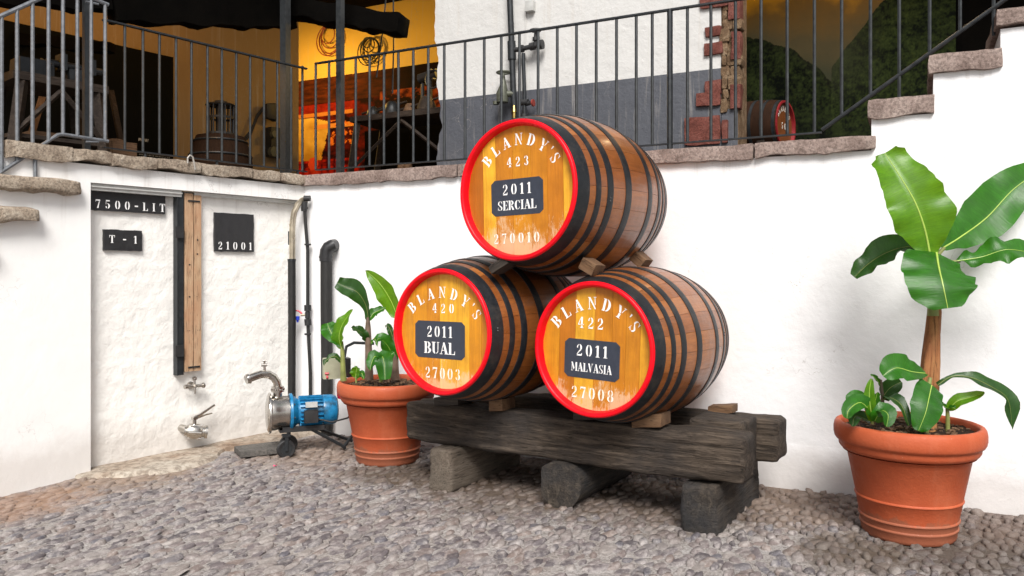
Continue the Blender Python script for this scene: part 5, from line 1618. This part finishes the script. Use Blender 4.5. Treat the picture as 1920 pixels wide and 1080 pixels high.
def coop(u, v):
    # old print of a cooperage: red glow, a bright window, piled casks
    n1 = fbm(u*7, v*9, 3); n2 = fbm(u*26, v*26, 13, 4)
    c = lerp((.012, .002, .001), (.16, .010, .003), .30+n1*1.5+n2*.7)
    if v > .80: c = lerp((.030, .008, .003), (.10, .022, .006), .4+fbm(u*12, v*40, 5)*1.4)
    edge = .245 - .20*(.70-v) + .02*n1
    if .36 < v < .70 - .35*max(0, u-.10) and u < edge: c = lerp((.42, .20, .02), (.80, .50, .10), v*1.2-.2+n1)
    if .70 < v < .735 and u < .40: c = (.55, .20, .04)
    if .735 < v < .80 and u < .42: c = lerp((.10, .004, .002), (.34, .02, .006), .5+n2)
    if .60 < v < .64 and .12 < u < .42: c = (.62, .24, .05)
    if .47 < v < .66 and .22 < u < .45 and n2 > .10: c = (.65, .16, .02)
    if v < .36 and u < .45:
        k = abs(math.sin(u*70+n1)); w_ = 1 if (int(v*26) % 4) else .3
        c = lerp((.04, .001, .001), (.50, .018, .003), k*w_*.75+n2*.8)
    d = math.hypot((u-.115)/.036, (v-.335)/.05)
    if d < 1: c = (.62, .06, .02)
    if abs(u-.115) < .062*(1-max(0, v-.20)*4) and .02 < v < .29: c = lerp((.26, .01, .004), (.62, .05, .015), .5+fbm(u*30, v*14, 8)*1.4)
    if u > .45: c = lerp(c, (.008, .003, .002), (u-.45)*3)
    if .58 < u < .97 and .60 < v < .84 and n1 + .6*n2 > .02: c = lerp((.05, .006, .002), (.30, .06, .015), .3+n2*2)
    return c
printed('cooperage_print', BW, BO-.05, 558, 835, 147, 330, 200, 170, coop, 'large red toned print of an old cooperage on the yellow rear wall', 'print', level=(BW.l(600, 147, BO-.05)[2], 2.40))

# hoops hanging on the yellow wall
def hoopset(px, py, rads, mat, label, spread):
    c = BW.l(px, py, BO-.06)
    r = thing('hanging_hoops', label, 'hoops', BW.m(c[0], BO-.06, c[2]), 'iron hoops hung on the yellow wall')
    for k, rd in enumerate(rads):
        m = MB(); cz = -(rd) + (spread*(k % 3)*.3); ph = .2*k
        pts = [(rd*math.sin(a)+.02*math.sin(k*2.1), -.01*k-.008*math.sin(a+ph), -rd+rd*math.cos(a)) for a in np.linspace(0, 2*math.pi, 41)]
        m.tube(pts, .008, 6, caps=False); m.build('hoop', M[mat], r, smooth=True)
hoopset(618, 48, [.20, .165, .13, .22], 'redwheel', 'reddish iron hoops hung higher at the left of the yellow wall', .02)
hoopset(694, 72, [.17, .14, .19, .10, .16, .07], 'iron_dark', 'dark bundle of iron hoops hung right of the post on the yellow wall', .02)

# benches and tools
def bench(label, fr, off, px0, px1, pyt, depth, mat='bench', splay=.08):
    a = fr.l(px0, pyt, off); b = fr.l(px1, pyt, off)
    s0, s1_ = a[0], b[0]; L = s1_-s0
    H = (a[2]+b[2])/2 - 2.285
    r = thing('workbench', label, 'workbench', fr.m(s0, off, 2.285))
    m = rb(L/2, depth/2, H-.035, L, depth, .07, r=.008, n=(12, 4, 2), amp=.004); m.build('bench_top', M[mat], r, smooth=True)
    for (x, y, sx) in ((.08, .05, -splay), (L-.08, .05, splay), (.08, depth-.05, -splay), (L-.08, depth-.05, splay)):
        m = MB(); m.tube([(x+sx, y, 0), (x, y, H-.07)], .05, 4); m.build('leg', M[mat], r)
    m = MB(); m.tube([(.08-splay*.6, .03, H*.35), (L*.5, .03, H-.1)], .022, 4); m.tube([(L-.08+splay*.6, .03, H*.35), (L*.5, .03, H-.1)], .022, 4); m.build('brace', M[mat], r)
    m = MB(); m.box(.0, L, .05, depth-.05, H*.30, H*.30+.03); m.build('lower_shelf', M[mat], r)
    return r, H, L, s0
r1, H1, L1, s01 = bench('heavy old workbench carrying a vice at the far left of the room', LW, .95, 25, 205, 146, .55)
# vice on the bench
vb = LW.l(140, 140, 1.1)
v_ = thing('bench_vice', 'iron vice standing on the heavy bench at the far left', 'vice', LW.m(vb[0], 1.1, 2.285+H1))
m = rb(0, 0, .06, .14, .12, .12, r=.02, n=(4, 4, 4), amp=.006); m.build('vice_body', M['iron'], v_, smooth=True)
m = MB(); m.tube([(-.22, 0, .14), (.22, 0, .14)], .032, 12); m.box(.10, .15, -.06, .06, .09, .22); m.box(-.13, -.08, -.06, .06, .09, .22); m.build('jaws', M['iron'], v_, smooth=True)
m = MB(); m.tube([(-.22, -.10, .10), (-.22, .10, .18)], .010, 8); m.build('handle', M['iron'], v_, smooth=True)
tb = LW.l(65, 135, 1.1)
t_ = rb(0, 0, .07, .26, .22, .14, r=.01, n=(4, 4, 3), amp=.004).build('tool_chest', M['iron_dark'], smooth=True); t_.matrix_world = LW.m(tb[0], 1.15, 2.285+H1); tag(t_, 'dark tool chest lying on the left of the heavy bench', 'tool chest')
for k, (px, lb) in enumerate(((75, 'pale sawn stave block under the left workbench, nearer the stairs'), (225, 'pale square box of wood beside the black board'))):
    c = LW.l(px, 280, 1.3); o = rb(0, 0, .16, .22, .2, .32, r=.008, n=(3, 3, 3), amp=.004).build('wood_block', M['wedge'], smooth=True); o.matrix_world = LW.m(c[0], 1.3, 2.285); tag(o, lb, 'block')

r2_, H2, L2, s02 = bench('dark cooper bench heaped with tools in front of the red print', BW, 1.9, 655, 850, 208, .6, splay=.16)
rg = random.Random(11)
for k, (px, sz, lb, mt) in enumerate([(700, .11, 'black iron weight on the left end of the cooper bench', 'iron_dark'), (735, .14, 'round iron tool on the cooper bench right of the black weight', 'iron_dark'), (768, .10, 'pale wooden mallet head on the cooper bench', 'wedge'), (800, .15, 'tall dark tool block at the right of the cooper bench', 'bench')]):
    c = BW.l(px, 200, 2.1); o = thing('bench_tool', lb, 'tool', BW.m(c[0], 2.1, 2.285+H2))
    m = MB(); m.lathe([(0, 0), (sz*.7, 0), (sz*.75, sz*.4), (sz*.5, sz), (sz*.3, sz*1.2), (0, sz*1.25)], 14); m.build('body', M[mt], o, smooth=True)
    m = MB(); m.tube([(-sz*1.3, -.03, sz*.5), (sz*1.4, .02, sz*1.1)], .014, 8); m.build('handle', M['bench'], o, smooth=True)
for k, px in enumerate((744, 756)):
    c = BW.l(px, 283, 2.1); o = MB(); o.lathe([(0, 0), (.045, 0), (.05, .06), (.045, .10), (.0, .10)], 16); q = o.build('tin', M['wedge'], smooth=True)
    q.matrix_world = BW.m(c[0], 2.2, 2.285+H2*.30+.03); tag(q, ['pale tin on the lower shelf of the cooper bench, the left one', 'pale tin on the lower shelf of the cooper bench, the right one'][k], 'tin', 'tins under the cooper bench')
# black sheet added to darken the space behind the cooper bench (dark cupboard)
cb = BW.l(745, 240, 2.6); o = MB(); o.box(-.50, .85, 0, .05, 0, H2-.04); q = o.build('dark_backdrop', M['black_timber']); q.matrix_world = BW.m(cb[0], 2.6, 2.285); tag(q, 'added black cupboard behind the cooper bench', 'backdrop')
# tall drill stand at the end of the cooper bench
c = BW.l(806, 208, 2.15)
dr = thing('drill_stand', 'tall dark iron drill stand at the right end of the cooper bench', 'drill', BW.m(c[0], 2.15, 2.285+H2))
m = MB(); m.tube([(0, 0, 0), (0, 0, .50)], .03, 10); m.box(-.12, .12, -.1, .1, 0, .03); m.build('column', M['rubber'], dr, smooth=True)
m = MB(); m.tube([(-.14, 0, .40), (.10, 0, .44)], .06, 12); m.tube([(-.10, 0, .42), (-.10, 0, .16)], .022, 8); m.build('drill_head', M['rubber'], dr, smooth=True)
m = MB(); m.tube([(.09+.10*math.cos(a), -.07, .36+.10*math.sin(a)) for a in np.linspace(0, 6.2832, 21)], .012, 6, caps=False); m.tube([(.09, -.09, .36), (.09, .03, .38)], .014, 8); m.build('crank_wheel', M['rubber'], dr, smooth=True)
# a plank leaning behind the left bench, and a standing cask head beside it
pa = LW.w(LW.s(38, 1.6), 1.6, 2.29); pb = LW.w(LW.s(92, 1.9), 1.9, 3.25)
m = MB(); m.tube([Vector((0, 0, 0)), pb-pa], .035, 4); o = m.build('leaning_plank', M['wedge'], smooth=False); o.location = pa; tag(o, 'pale plank leaning between the legs of the heavy left bench', 'plank')
pa = LW.w(LW.s(242, 1.5), 1.5, 2.29); pb = LW.w(LW.s(208, 1.7), 1.7, 3.15)
m = MB(); m.tube([Vector((0, 0, 0)), pb-pa], .03, 4); o = m.build('leaning_plank', M['bench']); o.location = pa; tag(o, 'dark plank leaning beside the square post in front of the black board', 'plank')
c = LW.l(218, 262, 1.25)
m = MB(); m.lathe([(0, -.03), (.17, -.03), (.17, .03), (0, .03)], 28, Matrix.Rotation(R(84), 4, 'X')); o = m.build('round_board', M['wedge'], smooth=True, sharp=30); o.matrix_world = LW.m(c[0], 1.25, 2.285+.175); tag(o, 'round wooden disc standing on edge beside the pale box', 'wooden disc')
# ropes
for k, (px0, px1, y1) in enumerate(((727, 706, 145), (737, 736, 175))):
    a = W(px0, -40, 7.9); b_ = W(px1, y1, 7.9); m = MB(); m.tube([Vector((0, 0, 0)), (b_-a)*.5+Vector((.01, 0, 0)), b_-a], .008, 6); o = m.build('hanging_rope', M['iron_dark'], smooth=True); o.location = a
    tag(o, ['dark rope hanging slanted beside the iron hoops', 'dark rope hanging straight over the cooper bench'][k], 'rope')
# cask with iron cage
c = LW.l(414, 300, 1.35)
r = thing('old_cask', 'old dark cask standing in the left room carrying an iron cage', 'barrel', LW.m(c[0], 1.35, 2.285))
hC = LW.l(414, 257, 1.35)[2] - 2.285
pr = [(0, 0), (.25, 0), (.30, hC*.25), (.31, hC*.45), (.29, hC*.7), (.235, hC), (.225, hC), (.225, hC-.03), (0, hC-.03)]
m = MB(); m.lathe(pr, 32); m.build('cask_body', M['dark_cask'], r, smooth=True)
for t in (.12, .35, .62, .9):
    rr = np.interp(t*hC, [p[1] for p in pr[1:6]], [p[0] for p in pr[1:6]])+.004
    m = MB(); m.tube([(rr*math.cos(a), rr*math.sin(a), t*hC) for a in np.linspace(0, 2*math.pi, 33)], .010, 6, caps=False); m.build('hoop', M['iron_dark'], r, smooth=True)
cg = thing('iron_cage', 'black iron cage of bars standing on the old cask', 'cage', LW.m(c[0], 1.35, 2.285+hC))
hG = LW.l(414, 190, 1.35)[2] - 2.285 - hC
for zz in (.02, hG*.5, hG*.86):
    m = MB(); m.lathe([(.12, zz), (.135, zz), (.135, zz+.02), (.12, zz+.02)], 18, close=True); m.build('ring', M['rubber'], cg)
for k in range(14):
    a = 2*math.pi*k/14; m = MB(); m.tube([(.128*math.cos(a), .128*math.sin(a), 0), (.128*math.cos(a), .128*math.sin(a), hG*.88)], .008, 6); m.build('bar', M['rubber'], cg)
m = MB(); m.lathe([(0, hG*.88), (.15, hG*.88), (.13, hG*.92), (.06, hG*.95), (.06, hG), (0, hG)], 18); m.tube([(0, 0, 0), (0, 0, hG*.88)], .05, 10); m.build('cap', M['rubber'], cg, smooth=True)
# switch gear with cables on the corner of the side wall
c = LW.l(515, 250, AO-.08)
sg = thing('switchgear', 'old switch box with looping black cables on the side wall behind the corner post', 'switchgear', LW.m(c[0], AO-.08, c[2]))
def q_(px, py, d=0): l = LW.l(px, py, AO-.08+d); return Vector((l[0]-c[0], d, l[2]-c[2]))
m = MB(); a = q_(505, 238); b_ = q_(530, 296); m.box(a.x, b_.x, -.04, .075, b_.z, a.z); m.build('panel', M['iron_dark'], sg)
m = MB(); a = q_(510, 285, -.05); m.tube([a, a+Vector((0, -.06, 0))], .06, 14); a = q_(511, 252, -.05); m.tube([a, a+Vector((0, -.05, 0))], .04, 14); m.build('meter', M['olive'], sg, smooth=True)
m = MB(); a = q_(508, 210, -.03); V, Fc = rbox(.16, .09, .2, r=.03, n=(4, 3, 4), amp=.02, freq=9); m.add([a+p for p in V], Fc); m.build('junction', M['rubber'], sg, smooth=True)
for k in range(3):
    m = MB(); m.tube([q_(455-k*5, 262+k*9), q_(470, 245+k*4), q_(482, 215+k*3), q_(495, 199+k*2), q_(510, 197+k*3), q_(520, 205+k*3)], .010, 6); m.build('cable', M['rubber'], sg, smooth=True)

# small cask before the mural
def small_cask():
    D = 7.75
    ctr = W(1474, 236, D)
    Rh = 47*D/1500; Lc = .72
    a = R(-50)     # axis into the scene points to the left
    r = thing('old_cask', 'small old cask with red rim, lettered 50, lying before the mountain mural', 'barrel', Matrix.Translation(ctr) @ Matrix.Rotation(-a, 4, 'Z'))
    RM = Matrix.Rotation(R(-90), 4, 'X')
    rad = lambda t: Rh*1.16 - Rh*.16*abs(1-2*t/Lc)**2
    m = MB(); m.lathe([(rad(Lc*i/12), Lc*i/12) for i in range(13)], 40, RM); m.f = [f for f in m.f if len(f) == 4]+[m.f[-1]]; m.m = [0]*len(m.f); m.build('cask_body', M['dark_cask'], r, smooth=True)
    for t in (.05, .2, .36, .64, .8, .95):
        rr = rad(t*Lc)+.003; h = MB(); h.lathe([(rr-.004, t*Lc-.015), (rr, t*Lc-.015), (rr, t*Lc+.015), (rr-.004, t*Lc+.015)], 40, RM, close=True); h.build('hoop', M['iron_dark'], r, smooth=True)
    m = MB(); m.lathe([(Rh+.002, .01), (Rh+.002, -.003), (Rh-.018, -.003), (Rh-.022, .03)], 48, RM); m.f = [f for f in m.f if len(f) == 4]; m.m = [0]*len(m.f); m.build('red_rim', M['oldred'], r, smooth=True)
    m = MB(); m.lathe([(0, .028), (Rh-.021, .028)], 48, RM); m.f = [f for f in m.f if len(f) == 4]; m.m = [0]*len(m.f)
    m.build('head', M['oldhead'], r)
    text_obj(text_polys("BLANDY'S", .05, arc=(Rh*.70, -62, 62)), .024, M['worn_white'], r)
    text_obj(text_polys('50', .062, .11), .024, M['worn_white'], r)
    # cradle
    c_ = thing('cask_cradle', 'dark wooden cradle under the small old cask', 'cradle', Matrix.Translation((ctr.x, ctr.y, 2.285)) @ Matrix.Rotation(-a, 4, 'Z'))
    hh = ctr.z - 2.285 - Rh*1.05
    for y in (.12, Lc-.2):
        m = MB(); m.prism([(-.25, 0), (.25, 0), (.25, hh+.10), (0, hh), (-.25, hh+.10)], y, y+.07); m.build('support', M['bench'], c_)
M['oldred'] = simple('old_dull_red', (.20, .004, .008), .6, 0, .2, 20)
M['oldhead'] = simple('old_orange_head', (.13, .038, .008), .5, 0, .2, 20)
small_cask()

# ------------------------------------------------------------------ lit lamps inside the cooperage room, and one added for the mural
def lamp(loc, power, label, col=(1, .50, .12), rad=.06):
    r = thing('pendant_lamp', label, 'lamp', Matrix.Translation(loc), 'pendant lamps in the cooperage room')
    m = MB(); m.lathe([(.02, .10), (.05, .09), (.13, .0), (.125, .0), (.045, .08)], 24); m.f = [f for f in m.f if len(f) == 4]; m.m = [0]*len(m.f); m.build('lamp_shade', M['black_timber'], r, smooth=True)
    m = MB(); m.tube([(0, 0, .09), (0, 0, max(.12, ZC-loc[2]))], .006, 6); m.build('cord', M['rubber'], r)
    m = MB(); m.lathe([(0, -.01), (.022, .0), (.03, .025), (.022, .05), (0, .06)], 14); m.build('bulb', M['bulb'], r, smooth=True)
    l = bpy.data.lights.new('lamp_light', 'POINT'); l.energy = power; l.color = col; l.shadow_soft_size = rad
    o = bpy.data.objects.new('lamp_light', l); COL.objects.link(o); o.parent = r; o.location = (0, 0, -.05)
t = NT('warm_bulb'); t.done((.9, .6, .3), .4); t.bs.inputs['Emission Color'].default_value = (1, .6, .2, 1); t.bs.inputs['Emission Strength'].default_value = 6
M['bulb'] = t.mat
lamp(BW.w(BW.s(880, 2.3), 2.3, 4.1), 30, 'pendant lamp deep in the room, over the right end of the yellow wall', (1, .60, .13))
lamp(BW.w(BW.s(500, 2.3), 2.3, 4.45), 85, 'pendant lamp above the corner of the two room walls', (1, .60, .13))
lamp(LW.w(LW.s(-150, 1.4), 1.4, 3.9), 24, 'pendant lamp over the far left end of the vice bench', (1, .52, .10))
lamp(LW.w(LW.s(330, 1.1), 1.1, 4.05), 12, 'pendant lamp hidden behind the deep black front beam', (1, .52, .15))
lamp(BW.w(BW.s(1600, 2.1), 2.1, 4.9), 17, 'added unseen lamp that brightens the mountain mural', (1, .72, .42))  # added out of view to brighten the mural print
